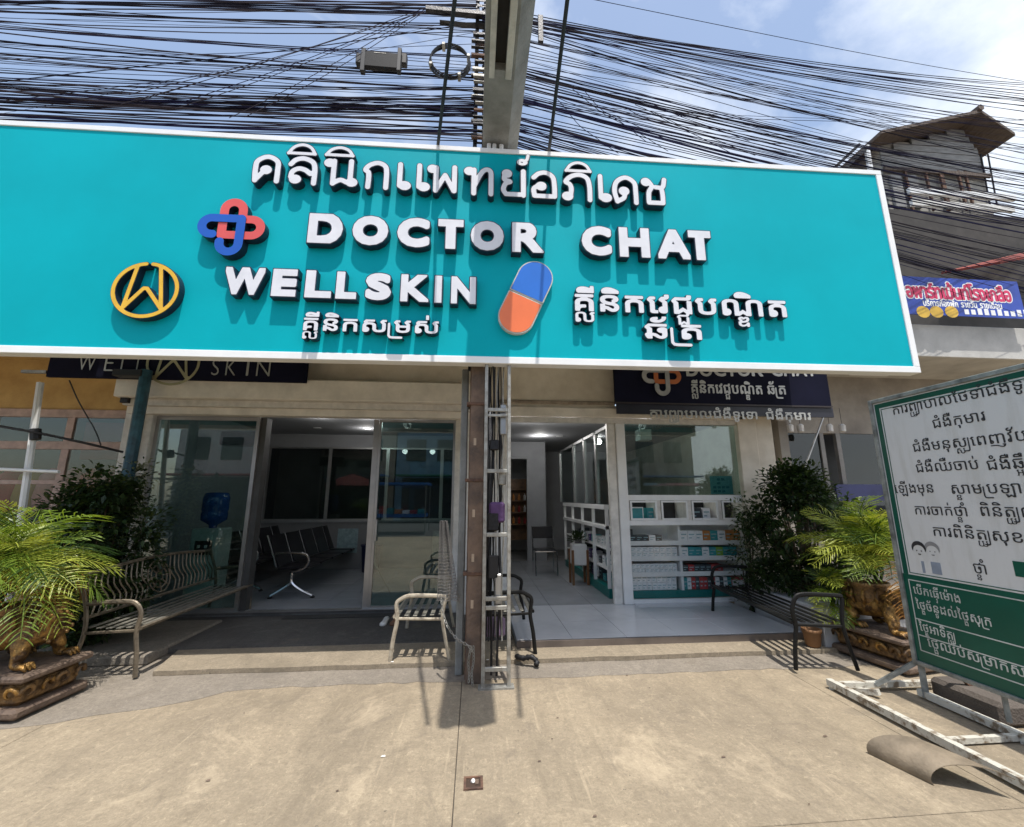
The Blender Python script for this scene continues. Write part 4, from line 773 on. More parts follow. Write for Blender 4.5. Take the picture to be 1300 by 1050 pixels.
B('low_wall', m_sbeige, (5.05, 7.55, 0), (14, 7.7, .95), nr)
for x in (5.9, 6.75, 7.1, 8.2, 9.6): B('door_post', M('grey_post', (.25, .24, .23), .5), (x, 7.6, .95), (x+.09, 7.68, 2.85), nr, .004)
for x0_, x1_ in ((5.99, 6.75), (7.19, 8.2), (8.29, 9.6)): B('pane', m_dglass, (x0_+.001, 7.63, .951), (x1_-.001, 7.638, 2.85), nr)
B('blue_panel', M('blue_panel', (.04, .05, .16), .5), (6.85, 7.5, 1.55), (8.2, 7.54, 1.85), nr)
MB().tube([aY(1045, 530, 6.7), aY(1010, 625, 6.7)], .016, 6).build('brace', m_alu, nr)
for x in (990, 1002, 1015, 1052, 1068):
    a = aY(x, 535, 7.0); hl = thing('hanging_jar', 'small pale item hanging in the dark doorway right of the display window', 'ornament', a, 'pale items hanging in the dark doorway')
    MB().lathe((0, 0, -.2), [(.02, 0), (.05, .01), (.055, .12), (.03, .15)], 10).build('body', m_cream, hl, local=True); MB().tube([(0, 0, -.05), (0, 0, .25)], .004, 4).build('string', m_black, hl, local=True)
B('pilaster', m_beige, (aY(938, 560, 6.1).x, 6.1, .06), (aY(962, 560, 6.1).x, 6.2, 2.85), nr, .01)
# upper storey: dark ledges with bundles of wires in front, then the shack with the zinc gable
YH = 8.6
hs = thing('rooftop_shack', 'weathered rooftop shack with brown gable roof behind the cables on the right', 'house', aY(1200, 330, YH)+Vector((0, 0, 0)))
def px(xx, yy, Y=YH): return aY(xx, yy, Y)
m_zinc = M('rusty_zinc', (.16, .125, .10), .75, .2, col2=(.07, .05, .04), scale=5, bump=.4, stretch=(8, 1, 1)); m_clad = M('grey_cladding', (.27, .265, .255), .7, var=.2, scale=4, stretch=(1, 1, 6))
pk, el, er = px(1219, 158), px(1098, 184), px(1262, 186)
def roofslab(a, b, name):
    d_ = Vector((0, 2.6, .0)); f_ = Vector((0, -.45, 0)); t_ = Vector((0, 0, -.09)); v = [a+f_, b+f_, b+d_, a+d_]; v += [q+t_ for q in v]
    return MB().add(v, [(0, 1, 2, 3), (7, 6, 5, 4), (0, 4, 5, 1), (1, 5, 6, 2), (2, 6, 7, 3), (3, 7, 4, 0)]).build(name, m_zinc, hs)
roofslab(el, pk+Vector((.02, 0, 0)), 'roof'); roofslab(pk+Vector((0, 0, .04)), er, 'roof'); MB().tube([pk+Vector((0, -.5, .03)), pk+Vector((0, 2.6, .03))], .09, 6).build('ridge_cap', m_zinc, hs)
# gable boards, one by one
wl, wr = px(1118, 190).x, px(1246, 196).x; zt = pk.z-.12; zb_ = px(1200, 218).z; k = 0; z = zb_
while z < zt-.1:
    hgt = .2; fr = (z+hgt/2-el.z+.1)/(pk.z-el.z) if z > el.z-.2 else 0; fr = max(0, fr); xa_ = wl+(pk.x-wl)*fr; xb_ = wr+(pk.x-wr)*fr
    if xb_-xa_ > .2: B('board', m_clad, (xa_, YH+U_(0, .015), z), (xb_, YH+.05, z+hgt-.018), hs)
    z += hgt
B('wall', M('shack_wall', (.36, .34, .30), .8, var=.2, scale=3), (wl, YH+.06, px(1200, 268).z), (wr, YH+2.2, zb_+.9), hs)
B('beam', m_zinc, (wl-.05, YH-.06, zb_-.12), (wr+.05, YH-.002, zb_-.01), hs); 
for x in (1146, 1172, 1190, 1213, 1222): a = px(x, 218); b_ = px(x+8, 268); B('post', m_rust, (a.x, YH-.05, b_.z), (a.x+(.1 if x == 1190 else .05), YH+.0, a.z), hs)
for x in (1128, 1148): a = px(x, 216); B('window_shutter', m_clad, (a.x, YH-.02, px(x, 262).z), (a.x+.3, YH+.055, px(x, 222).z), hs, .006)
for i in range(2): a = px(1245+i*8, 200); MB().tube([px(1245+i*9, 196), px(1258+i*9, 268)], .02, 5).build('frame_pipe', m_dark, hs)
# balcony rails and white louvres
for i, y in enumerate((268, 282, 296, 306)): a, b_ = px(1132+i*3, y), px(1262-i*2, y+7); B('louvre', m_white if i % 2 == 0 else m_cream, (a.x, YH-.5, b_.z+.1), (b_.x, YH-.42, b_.z+.26), hs, .006)
B('balcony_slab', m_dark, (px(1130, 300).x, YH-.4, px(1200, 318).z), (px(1275, 300).x, YH+1, px(1200, 305).z), hs)
B('ledge', m_sbeige, (px(1135, 330).x-1, YH-.45, px(1200, 345).z-.1), (px(1262, 330).x, YH+1, px(1200, 318).z-.002), hs, .01)
a = px(1091, 186, 8.3); 
for dx in (0, .28): MB().tube([a+Vector((dx, 0, .05)), px(1058, 214, 8.3)+Vector((dx-.1, 0, -.1))], .05, 4).build('truss', m_dark, hs)
MB().tube([px(1100, 186, 8.3), px(1106, 222, 8.3)], .06, 8).build('white_pipe', m_white, hs)
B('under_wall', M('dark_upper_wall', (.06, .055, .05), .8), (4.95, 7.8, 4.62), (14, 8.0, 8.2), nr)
B('side_wall', m_clad, (px(1085, 200, 9).x, 9.2, 6), (wl+.2, 9.6, px(1100, 205, 9).z), hs)
ra = MB(); p = px(1225, 352, 7.2); q_ = px(1310, 322, 7.2); ra.add([(p.x, 6.6, p.z), (q_.x+.6, 6.9, q_.z), (q_.x+.6, 7.6, q_.z+.35), (p.x, 7.6, p.z+.35), (p.x, 6.6, p.z-.05), (q_.x+.6, 6.9, q_.z-.05), (q_.x+.6, 7.6, q_.z+.3), (p.x, 7.6, p.z+.3)], [(0, 1, 2, 3), (7, 6, 5, 4), (0, 4, 5, 1), (1, 5, 6, 2), (2, 6, 7, 3), (3, 7, 4, 0)])
tag(ra.build('red_awning', M('faded_red', (.34, .07, .05), .7, var=.25, scale=6)), 'faded red tiled awning above the blue banner at the right edge', 'awning')
# blue Thai banner
YBn = 6.12; bn = thing('blue_banner', 'blue hanging banner with pink Thai lettering beside the end of the teal sign', 'banner', aY(1220, 402, YBn))
a, b_, c_, d_ = aY(1140, 351, YBn), aY(1293, 357, YBn), aY(1304, 403, YBn), aY(1150, 400, YBn); zt_, zb2 = (a.z+b_.z)/2, (c_.z+d_.z)/2
B('sheet', M('banner_blue', (.025, .07, .42), .5, var=.2, scale=2), (a.x, YBn, zb2), (c_.x-.02, YBn+.02, zt_), bn)
def ban_row(x0_, x1_, yb, h, bold, mat, text, off, cell=.035): 
    cls, W_ = thai(text); p0, p1 = aY(x0_, yb, YBn), aY(x1_, yb, YBn); z = (p0.z); hh = aY(x0_, yb-h, YBn).z-aY(x0_, yb, YBn).z; sy = hh/.56; sx = (p1.x-p0.x)/W_/sy; mb = MB()
    for cl in cls:
        bb = cl_bounds(cl, sx, bold+.04); fm = field_mesh(lambda P: cluster_sdf(P, cl, bold, sx), bb, cell); P_ = lambda u, v, w: (p0.x+u*sy, YBn-w, z+v*sy); flat(mb, fm, P_, off)
    return mb.build('lettering', mat, bn)
ban_row(1151, 1284, 377, 13.5, .085, m_border, TEXTS['th'], .002); ban_row(1151, 1284, 377, 13.5, .035, M('banner_pink', (.66, .03, .12), .5), TEXTS['th'], .004)
ban_row(1172, 1272, 388, 6, .03, m_border, TEXTS['th2'], .002, .05)
for x in (1172, 1189, 1208): p = aY(x, 396, YBn); b0 = MB(); b0.add([(p.x+.13*math.cos(t), YBn-.003, p.z+.11*math.sin(t)) for t in np.linspace(0, 2*math.pi, 16)[:-1]], [tuple(range(15))]); b0.build('yellow_dot', M('banner_yellow', (.72, .45, .05), .5), bn)
p = aY(1225, 399, YBn)
for i, chh in enumerate('099-1234567'[:0]+'HOTEL'[:0]): pass
mb = MB()
for i in range(11): x = p.x+.13*i; mb.box((x, YBn-.004, p.z), (x+.085, YBn-.001, p.z+U_(.09, .13)))
mb.build('small_print', m_border, bn)
# ---------------------------------------------------------------- benches
def make_bench(label, L_, D_, m_fr, m_sl, loc, rz, back='ornate', arm_h=.64, seat_h=.42, nm='garden_bench'):
    t = thing(nm, label, 'bench', loc, rz=rz)
    for x in (0, L_):
        fr = MB(); fr.tube(catmull([(x, -.02, 0), (x, .0, .20), (x, .03, .38), (x, .015, .52), (x, .06, arm_h-.03), (x, .16, arm_h), (x, D_-.05, arm_h-.01), (x, D_+.0, arm_h-.02)], 5), .021, 7, flat=.75)
        fr.build('end_frame', m_fr, t, local=True)
        MB().tube(catmull([(x, D_+.05, 0), (x, D_-.0, .22), (x, D_-.03, .40), (x, D_+.0, arm_h-.03)]+([(x, D_+.10, .88)] if back != 'none' else []), 5), .018, 7).build('leg', m_fr, t, local=True)
        MB().tube([(x, .01, seat_h-.03), (x, D_-.02, seat_h-.045)], .014, 6).build('cross_rail', m_fr, t, local=True)
    n = 6 if D_ > .45 else 5
    for i in range(n):
        y = .03+(D_-.08)*i/(n-1); z = seat_h-.012*math.sin(math.pi*i/(n-1)) - (.03 if i == 0 else 0)*0
        MB().box((0.01, y-.021, z-.006), (L_-.01, y+.021, z+.004), bev=.002).build('slat', m_sl, t, local=True)
    MB().tube([(0, .0, seat_h-.012), (L_, .0, seat_h-.012)], .017, 7).build('front_rail', m_fr, t, local=True)
    yb = lambda z: D_-.03+(z-.4)*.30
    if back == 'ornate':
        for z in (.50, .86):
            top = [(L_*k/12, yb(z), z+(.06*math.sin(math.pi*k/12) if z > .8 else 0)) for k in range(13)]; MB().tube(top, .017, 6).build('back_rail', m_fr, t, local=True)
        for k in range(27):
            x = L_*(k+.5)/27
            if abs(x-L_/2) < .2: continue
            z1 = .86+.06*math.sin(math.pi*x/L_); MB().tube(catmull([(x-.03, yb(.5), .50), (x+.03, yb(.62), .62), (x-.03, yb(.74), .74), (x+.02, yb(z1), z1)], 3), .008, 5).build('scroll_bar', m_fr, t, local=True)
        for r_ in (.17, .12, .05): MB().tube([(L_/2+r_*math.cos(a), yb(.70+r_*math.sin(a)), .70+r_*math.sin(a)) for a in np.linspace(0, 2*math.pi, 20)], .009, 5, cap=False).build('medallion_ring', m_fr, t, local=True)
        for k in range(8): a = k*math.pi/4; MB().tube([(L_/2+q*math.cos(a), yb(.70+q*math.sin(a)), .70+q*math.sin(a)) for q in (.05, .09, .12, .17)], .008, 4).build('medallion_spoke', m_fr, t, local=True)
    elif back == 'slats':
        for z in (.55, .62, .69, .76): MB().box((.02, yb(z)-.006, z-.022), (L_-.02, yb(z)+.006, z+.022), bev=.003).build('back_slat', m_sl, t, local=True)
    return t
m_brz = M('bronze_paint', (.20, .165, .12), .45, .35, var=.25, scale=12, bump=.15); m_crm = M('worn_cream_metal', (.46, .41, .32), .5, .2, col2=(.28, .23, .17), scale=18, bump=.2, thr=(.45, .7)); m_blk = M('black_paint', (.008, .008, .008), .5, .0, var=.2, spec=.25); m_gsl = M('grey_slat', (.20, .19, .16), .5, .2, var=.25, scale=14)
make_bench('long bronze garden bench with round ornate back beside the left planter', 1.95, .50, m_brz, m_gsl, (-3.03, 4.42, .02), rad(90))
make_bench('short cream metal bench seen end on just left of the rusty pole', 1.0, .50, m_crm, m_gsl, (-.77, 5.52, .04), rad(-90), 'none', .60)
make_bench('dark metal bench seen end on behind the ladder right of the pole', .95, .50, m_blk, m_gsl, (.62, 4.60, .04), rad(90), 'slats', .60)
make_bench('long black slatted metal bench in front of the dark bush', 1.70, .50, m_blk, m_blk, (3.20, 5.72, .03), rad(-96), 'none', .66)
# black rag at the foot of the dark bench
o = MB(); o.sm = True; o.tube(catmull([(.42, 4.46, .08), (.50, 4.41, .075), (.57, 4.38, .095), (.62, 4.36, .06), (.61, 4.33, .04)], 4), [.015+.014*abs(math.sin(i*1.3)) for i in range(17)], 7); tag(o.build('black_cloth', m_black), 'crumpled black cloth lying at the foot of the dark bench', 'cloth')

# ---------------------------------------------------------------- plants
lf_d = [leafmat('leaf_dark', (.022, .045, .014), (.010, .022, .008)), leafmat('leaf_mid', (.040, .075, .020), (.018, .04, .012)), leafmat('leaf_olive', (.065, .09, .025), (.03, .05, .012))]
lf_v = leafmat('leaf_variegated', (.34, .36, .28), (.05, .09, .04), scale=40)
m_stem = M('brown_stem', (.09, .065, .04), .8)
def leaf_quad(mb, c, d, up_, L_, w, m):
    s_ = d.cross(up_); s_ = s_.normalized() if s_.length > 1e-4 else Vector((1, 0, 0)); fold = up_.normalized()*(w*.25)
    k = len(mb.v); mb.v += [tuple(c), tuple(c+d*L_*.45+s_*w+fold), tuple(c+d*L_-up_*L_*.12), tuple(c+d*L_*.45-s_*w+fold)]; mb.f += [(k, k+1, k+2), (k, k+2, k+3)]; mb.m += [m, m]
def bush(name, label, cx, cy, z0, rx, ry, h, n, leafL, mats, clumps=26, seed=3, wts=(.5, .35, .15)):
    random.seed(seed); t = thing(name, label, 'bush', (cx, cy, z0)); st = MB(); fo = MB(); cl = []
    for i in range(clumps):
        a = U_(0, 2*math.pi); r_ = math.sqrt(U_(0, 1)); zz = U_(.12, 1); k = math.sin(math.pi*min(1, zz*.8+.18))**.6
        c = Vector((cx+rx*r_*k*math.cos(a), cy+ry*r_*k*math.sin(a), z0+h*zz)); cl.append((c, U_(.10, .22)))
        st.tube(catmull([(cx+U_(-.1, .1), cy+U_(-.1, .1), z0), ((cx+c.x)/2+U_(-.05, .05), (cy+c.y)/2, z0+h*zz*.5), tuple(c)], 3), [.012, .011, .01, .008, .007, .006, .004], 4)
    for i in range(n):
        c, r_ = random.choice(cl); v = Vector((random.gauss(0, 1), random.gauss(0, 1), random.gauss(0, 1))).normalized(); p = c+v*r_*U_(.3, 1.15)
        if p.z < z0+.03: continue
        d = (v+Vector((U_(-.6, .6), U_(-.6, .6), U_(-.5, .4)))).normalized(); leaf_quad(fo, p, d, Vector((U_(-.4, .4), U_(-.4, .4), 1)), leafL*U_(.6, 1.3), leafL*.28*U_(.8, 1.3), random.choices(range(len(mats)), wts[:len(mats)])[0])
    st.build('stem', m_stem, t); f = fo.build('foliage', mats, t); f['kind'] = 'stuff'; return t
bush('dark_bush', 'dense dark green bush behind the left bench', -4.25, 5.25, 0, .66, .42, 1.82, 12000, .07, lf_d, 64, 3)
bush('variegated_bush', 'slim variegated bush with pale leaves against the left pilaster', -4.32, 5.74, 0, .14, .14, 1.9, 2000, .06, [lf_v, lf_d[0]], 26, 5, (.6, .4))
bush('dark_bush', 'tall dense dark green bush behind the black bench on the right', 4.32, 5.35, .25, .74, .5, 1.66, 12500, .068, lf_d, 64, 11)
bush('variegated_bush', 'thin pale speckled shrub between the display window and the dark bush', 3.80, 5.75, 0, .16, .15, 1.55, 1300, .055, [lf_v, lf_d[1]], 20, 6, (.35, .65))
# palms: each frond its own part
pm = [leafmat('palm_green', (.20, .28, .04), (.06, .12, .014), .4, 6), leafmat('palm_lime', (.42, .44, .07), (.17, .24, .03), .4, 5), leafmat('palm_dark', (.03, .07, .012), (.018, .04, .008), .4, 6), leafmat('palm_dry', (.42, .19, .04), (.24, .12, .03), .6, 8)]
def frond(Lf, droop, w, nleaf, seed, mi, leafl=.30, curl=.7):
    random.seed(seed); mb = MB(); mb.cm = 0; pts = []; 
    for i in range(13):
        t = i/12; pts.append(Vector((Lf*(t-.18*droop*t*t), 0, Lf*(.55*t-droop*t*t*.95))))
    mb.tube(pts, [(.007*(1-.85*i/12)+.0015)/.6 for i in range(13)], 4)
    for i in range(nleaf):
        t = .16+.84*(i+.5)/nleaf; k = t*12; a = int(min(11, k)); p = pts[a].lerp(pts[a+1], k-a); tg = (pts[a+1]-pts[a]).normalized(); ll = leafl*math.sin(math.pi*(.18+.78*t))**.7*U_(.85, 1.1)
        for sd in (-1, 1):
            side = Vector((0, sd, 0)); ll *= U_(.72, 1.12); d = (side*1.0+tg*(.35+.65*t)+Vector((U_(-.12, .12), U_(-.1, .1), U_(.0, .45)))).normalized(); q0 = p; q1 = p+d*ll*.5; q2 = p+d*ll*.9+Vector((0, 0, -ll*.28*curl)); q3 = q2+(tg*.3+Vector((0, 0, -1))*.5*curl+side*.25)*ll*.22; ww = w*U_(.8, 1.2); n_ = tg
            kk = len(mb.v); mb.v += [tuple(q0), tuple(q1-n_*ww), tuple(q1+n_*ww), tuple(q2-n_*ww*.8), tuple(q2+n_*ww*.8), tuple(q3)]
            mb.f += [(kk, kk+2, kk+1), (kk+1, kk+2, kk+4, kk+3), (kk+3, kk+4, kk+5)]; mb.m += [0]*3
    return mb.mesh('frond', [pm[mi]])
def palm(label, c, n, Lf, seed, stems=3, dry=2, dark=.2, az=None, leafl=.30, els=(-.15, 1.2)):
    t = thing('areca_palm', label, 'palm', c); R_ = random.Random(seed); lib = {}
    for k in range(n):
        el = R_.uniform(*els); a_ = 0 ; a = R_.uniform(0, 360) if az is None else R_.uniform(*az); mi = 3 if k < dry else (2 if R_.random() < dark else (1 if R_.random() < .5 else 0)); var = R_.randrange(3)
        if k < dry: el = R_.uniform(-.35, -.1)
        key = (mi, var)
        if key not in lib: lib[key] = frond(1, (.62, .85, 1.05)[var], .0058/Lf, 25, seed*7+var, mi, leafl/Lf)
        s_ = Lf*R_.uniform(.72, 1.1); o = link(lib[key], 'frond', t, (R_.uniform(-.06, .06), R_.uniform(-.06, .06), R_.uniform(.0, .22)), (R_.uniform(-.5, .5), -el, rad(a)), (s_, s_, s_))
    for k in range(stems): MB().tube(catmull([(0, 0, -.12), (R_.uniform(-.05, .05), R_.uniform(-.05, .05), .12), (R_.uniform(-.12, .12), R_.uniform(-.12, .12), .34)], 4), .014, 6).build('stem', pm[2], t, local=True)
    return t
pL = palm('bright green feathery palm with dry orange fronds in the left golden planter', (-3.84, 3.98, .82), 62, .74, 4, 4, 6, .12, None, .30, (-.05, 1.3))
palm('smaller dark feathery palm behind the left bench armrest', (-3.95, 4.75, .62), 16, .50, 9, 3, 0, .7, None, .2)
pR = palm('bright yellow green feathery palm in the right golden planter', (4.28, 4.34, .78), 64, .76, 21, 4, 1, .15, None, .26, (.2, 1.45))
palm('small drooping green palm at the foot of the right planter', (3.95, 4.6, .42), 16, .40, 33, 3, 0, .3, None, .16)

# ---------------------------------------------------------------- golden lion planters
m_gold = M('gold_paint', (.38, .21, .055), .42, .5, col2=(.07, .038, .018), scale=13, bump=1.0, bscale=22, thr=(.38, .60)); m_goldd = M('aged_gold', (.24, .14, .055), .5, .4, col2=(.05, .03, .02), scale=14, bump=1.0, bscale=20, thr=(.42, .66)); m_gtop = M('planter_base', (.17, .12, .085), .7, col2=(.09, .06, .045), scale=9, bump=.6, bscale=26)
def skin(name, pts, edges, radii, mat, parent, lvl=2):
    me = bpy.data.meshes.new(name); me.from_pydata(pts, edges, []); o = bpy.data.objects.new(name, me); COL.objects.link(o); o.parent = parent
    me.materials.append(mat); m_ = o.modifiers.new('skin', 'SKIN'); m_.use_smooth_shade = True
    sv_ = me.skin_vertices[0].data
    for i, r_ in enumerate(radii): sv_[i].radius = (r_, r_) if not isinstance(r_, tuple) else r_
    sv_[0].use_root = True; s_ = o.modifiers.new('sub', 'SUBSURF'); s_.levels = lvl; s_.render_levels = lvl; return o
def lion_planter(label, loc, rz, W_, D_, seed):
    t = thing('lion_planter', label, 'planter', loc, rz=rz); R_ = random.Random(seed)
    # plinth: three stepped, bulging tiers with carved lobes
    pb_ = MB(); pb_.box((-W_/2, -D_/2, 0), (W_/2, D_/2, .07), bev=.02); pb_.build('plinth', m_gtop, t, local=True); MB().box((-W_/2+.05, -D_/2+.05, .07), (W_/2-.05, D_/2-.05, .24), bev=.03).build('plinth', m_goldd, t, local=True); MB().box((-W_/2-.0, -D_/2-.0, .24), (W_/2, D_/2, .29), bev=.015).build('plinth', m_gtop, t, local=True)
    def scroll(x, y, nx, ny, w):
        mb = MB(); mb.sm = True; tx, ty = -ny, nx; P = []
        for k in range(15): a = k/14*4.6; r_ = .055*(1-k/19); P.append((x+nx*(.012+.02*math.sin(a*.7))+tx*r_*math.cos(a)*w, y+ny*(.012+.02*math.sin(a*.7))+ty*r_*math.cos(a)*w, .155+r_*1.15*math.sin(a)))
        mb.tube(P, [.020-.0009*k for k in range(15)], 6); mb.build('carved_scroll', m_gold if R_.random() < .45 else m_goldd, t, local=True)
    n = int(W_/.13)
    for i in range(n): x = -W_/2+.09+(W_-.18)*i/(n-1); scroll(x, -D_/2+.05, 0, -1, 1 if i % 2 else -1)
    n = int(D_/.13)
    for i in range(n): y = -D_/2+.09+(D_-.18)*i/(n-1); scroll(W_/2-.05, y, 1, 0, 1 if i % 2 else -1); scroll(-W_/2+.05, y, -1, 0, 1 if i % 2 else -1)
    # crouching lion: hips, shoulders, four clawed legs, raised head
    P = [(0, 0, .56), (.17, 0, .58), (.27, 0, .66), (.31, -.01, .76), (.38, -.01, .74), (-.17, 0, .54), (-.28, 0, .52), (-.33, .02, .66), (-.30, .04, .78),
         (.20, -.12, .50), (.25, -.15, .40), (.22, -.16, .33), (.29, -.17, .315), (.20, .12, .50), (.25, .15, .40), (.22, .16, .33), (.29, .17, .315),
         (-.20, -.12, .48), (-.10, -.17, .40), (-.17, -.17, .33), (-.08, -.18, .315), (-.20, .12, .48), (-.10, .17, .40), (-.17, .17, .33), (-.08, .18, .315)]
    Ed = [(0, 1), (1, 2), (2, 3), (3, 4), (0, 5), (5, 6), (6, 7), (7, 8), (1, 9), (9, 10), (10, 11), (11, 12), (1, 13), (13, 14), (14, 15), (15, 16), (5, 17), (17, 18), (18, 19), (19, 20), (5, 21), (21, 22), (22, 23), (23, 24)]
    Rr = [.15, .15, .13, .12, .06, .15, .07, .03, .03]+[.075, .055, .042, .045]*2+[.085, .065, .042, .045]*2
    skin('lion_body', [(x, y, .315+(z-.315)*.78) for x, y, z in P], Ed, [r_*.88 for r_ in Rr], m_gold, t)
    for (x, y) in ((.29, -.17), (.29, .17), (-.08, -.18), (-.08, .18)):
        for k in (-1, 0, 1): mb = MB(); mb.sm = True; mb.tube([(x, y+k*.026, .325), (x+.045, y+k*.032, .33), (x+.075, y+k*.034, .30)], [.022, .020, .006], 6); mb.build('claw', m_gold, t, local=True)
    # mane curls and saddle ornament
    for k in range(30):
        a = R_.uniform(0, 2*math.pi); zz = R_.uniform(.46, .70); x = .24+.13*math.cos(a); y = .14*math.sin(a); mb = MB(); mb.sm = True
        mb.tube([(x+.022*math.cos(q)*(1-q/8), y+.022*math.sin(q)*(1-q/8), zz+.006*q) for q in np.linspace(0, 5, 8)], [.015-.0013*i for i in range(8)], 5); mb.build('mane_curl', m_gold if k % 2 else m_goldd, t, local=True)
    pot = MB(); pot.sm = True; pot.lathe((-.05, 0, .50), [(.10, 0), (.15, .03), (.17, .10), (.15, .17), (.18, .20), (.18, .225), (.155, .225), (.15, .18)], 20); pot.build('pot', m_goldd, t, local=True)
    for k in range(10): a = k*.628; mb = MB(); mb.sm = True; mb.tube([(-.05+.165*math.cos(a), .165*math.sin(a), .52), (-.05+.185*math.cos(a), .185*math.sin(a), .58), (-.05+.165*math.cos(a), .165*math.sin(a), .66)], [.012, .024, .010], 6); mb.build('petal', m_gold, t, local=True)
    return t
lion_planter('golden lion planter with ornate carved plinth at the left edge', (-3.68, 3.98, .02), rad(-4), .86, .56, 1)
lion_planter('golden lion planter with ornate carved plinth behind the signboard', (4.12, 4.24, .02), rad(-80), .74, .52, 2)
sp_ = thing('small_pot', 'small orange clay pot standing beside the right planter', 'pot', (3.62, 4.55, .045)); b0 = MB(); b0.sm = True; b0.lathe((3.62, 4.55, .045), [(.05, 0), (.07, .02), (.085, .14), (.095, .15), (.095, .18), (.08, .18), (.078, .14)], 18); b0.build('pot', M('orange_clay', (.28, .14, .06), .7), sp_)

# ---------------------------------------------------------------- signboard on the right
XB = 3.63; bo = thing('notice_board', 'white and green notice board with Khmer lettering on a steel frame at right', 'signboard', (XB, 2.7, 0))
def bz(pxx, pyy): p = aX(pxx, pyy, XB); return -(p.y-3.47), p.z
def Pb(s, z, w): return (XB-w, 3.47-s, z)
def bb_(name, mat, s0, s1, z0, z1, w0, w1, bev=0): return MB().box(Pb(s0, z0, w0), Pb(s1, z1, w1), bev=bev).build(name, mat, bo)
m_bw = M('board_white', (.66, .67, .68), .4, scale=3, col2=(.52, .52, .50), thr=(.5, .8), stretch=(1, 3, .5)); m_bg = M('board_green', (.0, .085, .055), .38, var=.12, scale=2); m_ink = M('ink_black', (.03, .03, .035), .5); m_bl = M('board_line', (.60, .64, .62), .4); m_fr = M('frame_grey', (.30, .32, .31), .5, .3, var=.3, scale=10)
ZS = bz(1144, 727)[1]; SL = 2.3; zb0, zt0 = .27, 2.475
bb_('backing', m_fr, 0, SL, zb0, zt0, -.05, -.002); bb_('white_panel', m_bw, .035, SL-.03, ZS, zt0-.035, -.001, .004); bb_('green_panel', m_bg, .035, SL-.03, zb0+.03, ZS-.001, -.001, .004)
for a in ((0, .033, zb0, zt0), (.033, SL, zt0-.033, zt0), (.033, SL, zb0, zb0+.03)): bb_('edge', m_fr, a[0], a[1], a[2], a[3], -.02, .022, .003)
for a in ((.045, .085, ZS, zt0-.045), (.085, SL-.05, zt0-.085, zt0-.045)): bb_('green_band', m_bg, *a, .0045, .0065)
for a in ((.097, .103, ZS+.012, zt0-.097), (.103, SL-.05, zt0-.103, zt0-.097), (.103, SL-.05, ZS+.012, ZS+.018)): bb_('green_line', m_bg, *a, .0045, .0065)
zl = [bz(1143, 733.5)[1], bz(1160, 784)[1], bz(1162, 804)[1], bz(1163, 823)[1]]
for z in zl: bb_('white_line', m_bl, .075, SL-.1, z-.004, z+.004, .0045, .006)
bb_('white_line', m_bl, .075, .083, zl[3], zl[0], .0065, .0075)
def board_text(key, pxx, pyy, body, mat, stretch=1.0, bold=.012):
    cls, W_ = khmer(TEXTS[key]); s0, z0 = bz(pxx, pyy); sy = body/.59; mb = MB()
    for cl in cls:
        bbx = cl_bounds(cl, stretch, bold+.05)
        if s0+bbx[1]*sy > SL-.1: break
        fm = field_mesh(lambda P: cluster_sdf(P, cl, bold, stretch), bbx, .034); P_ = lambda a, b, c: Pb(s0+a*sy, z0+b*sy, c); flat(mb, fm, P_, .0068)
    mb.build('lettering', mat, bo)
for k, x, y, s_ in (('l1', 1134, 527, .92), ('l2', 1185, 544, .92), ('l3', 1160, 574, .92), ('l4', 1164, 600, .88), ('l4b', 1254, 597, .92), ('l5', 1137, 626, .85), ('l5b', 1208, 627, .92), ('l6', 1162, 653, .85), ('l6b', 1245, 655, .9), ('l7', 1185, 680, .95), ('l8', 1237, 727, .8)): board_text(k, x, y, .066, m_ink, s_*1.12, .003)
for k, x, y, b_, s_ in (('g1', 1161, 753, .058, .85), ('g2', 1165, 772, .058, .85), ('g3', 1169, 800, .058, .85), ('g4', 1179, 820, .062, .95)): board_text(k, x, y, b_*.92, m_bl, s_*1.05, .008)
s_, z_ = bz(1286, 712); bb_('green_block', m_bg, s_, SL-.1, bz(1286, 731)[1], z_, .0045, .0065)
# faded cartoon of two children: plain hair shapes
for i, (x, y) in enumerate(((1167, 696), (1184, 697))):
    s0, z0 = bz(x, y); f = (lambda P: np.minimum(np.maximum(np.hypot(P[:, 0], P[:, 1])-.056, -(np.hypot(P[:, 0], P[:, 1]+.022)-.047)), np.minimum(np.hypot(np.abs(P[:, 0])-.018, P[:, 1]+.02)-.006, np.maximum(np.hypot(P[:, 0], P[:, 1]+.035)-.018, P[:, 1]+.042)))); fm = field_mesh(f, (-.09, .09, -.09, .09), .006); mb = MB(); flat(mb, fm, lambda a, b, c: Pb(s0+a, z0+b, c), .0062); mb.build('child_drawing', m_ink if i == 0 else M('faded_ink', (.25, .25, .26), .6), bo)
    bb_('child_drawing', M('faded_blue', (.28, .33, .42), .6), s0-.03*i, s0+.02+.02*i, z0-.19, z0-.10, .0045, .006)
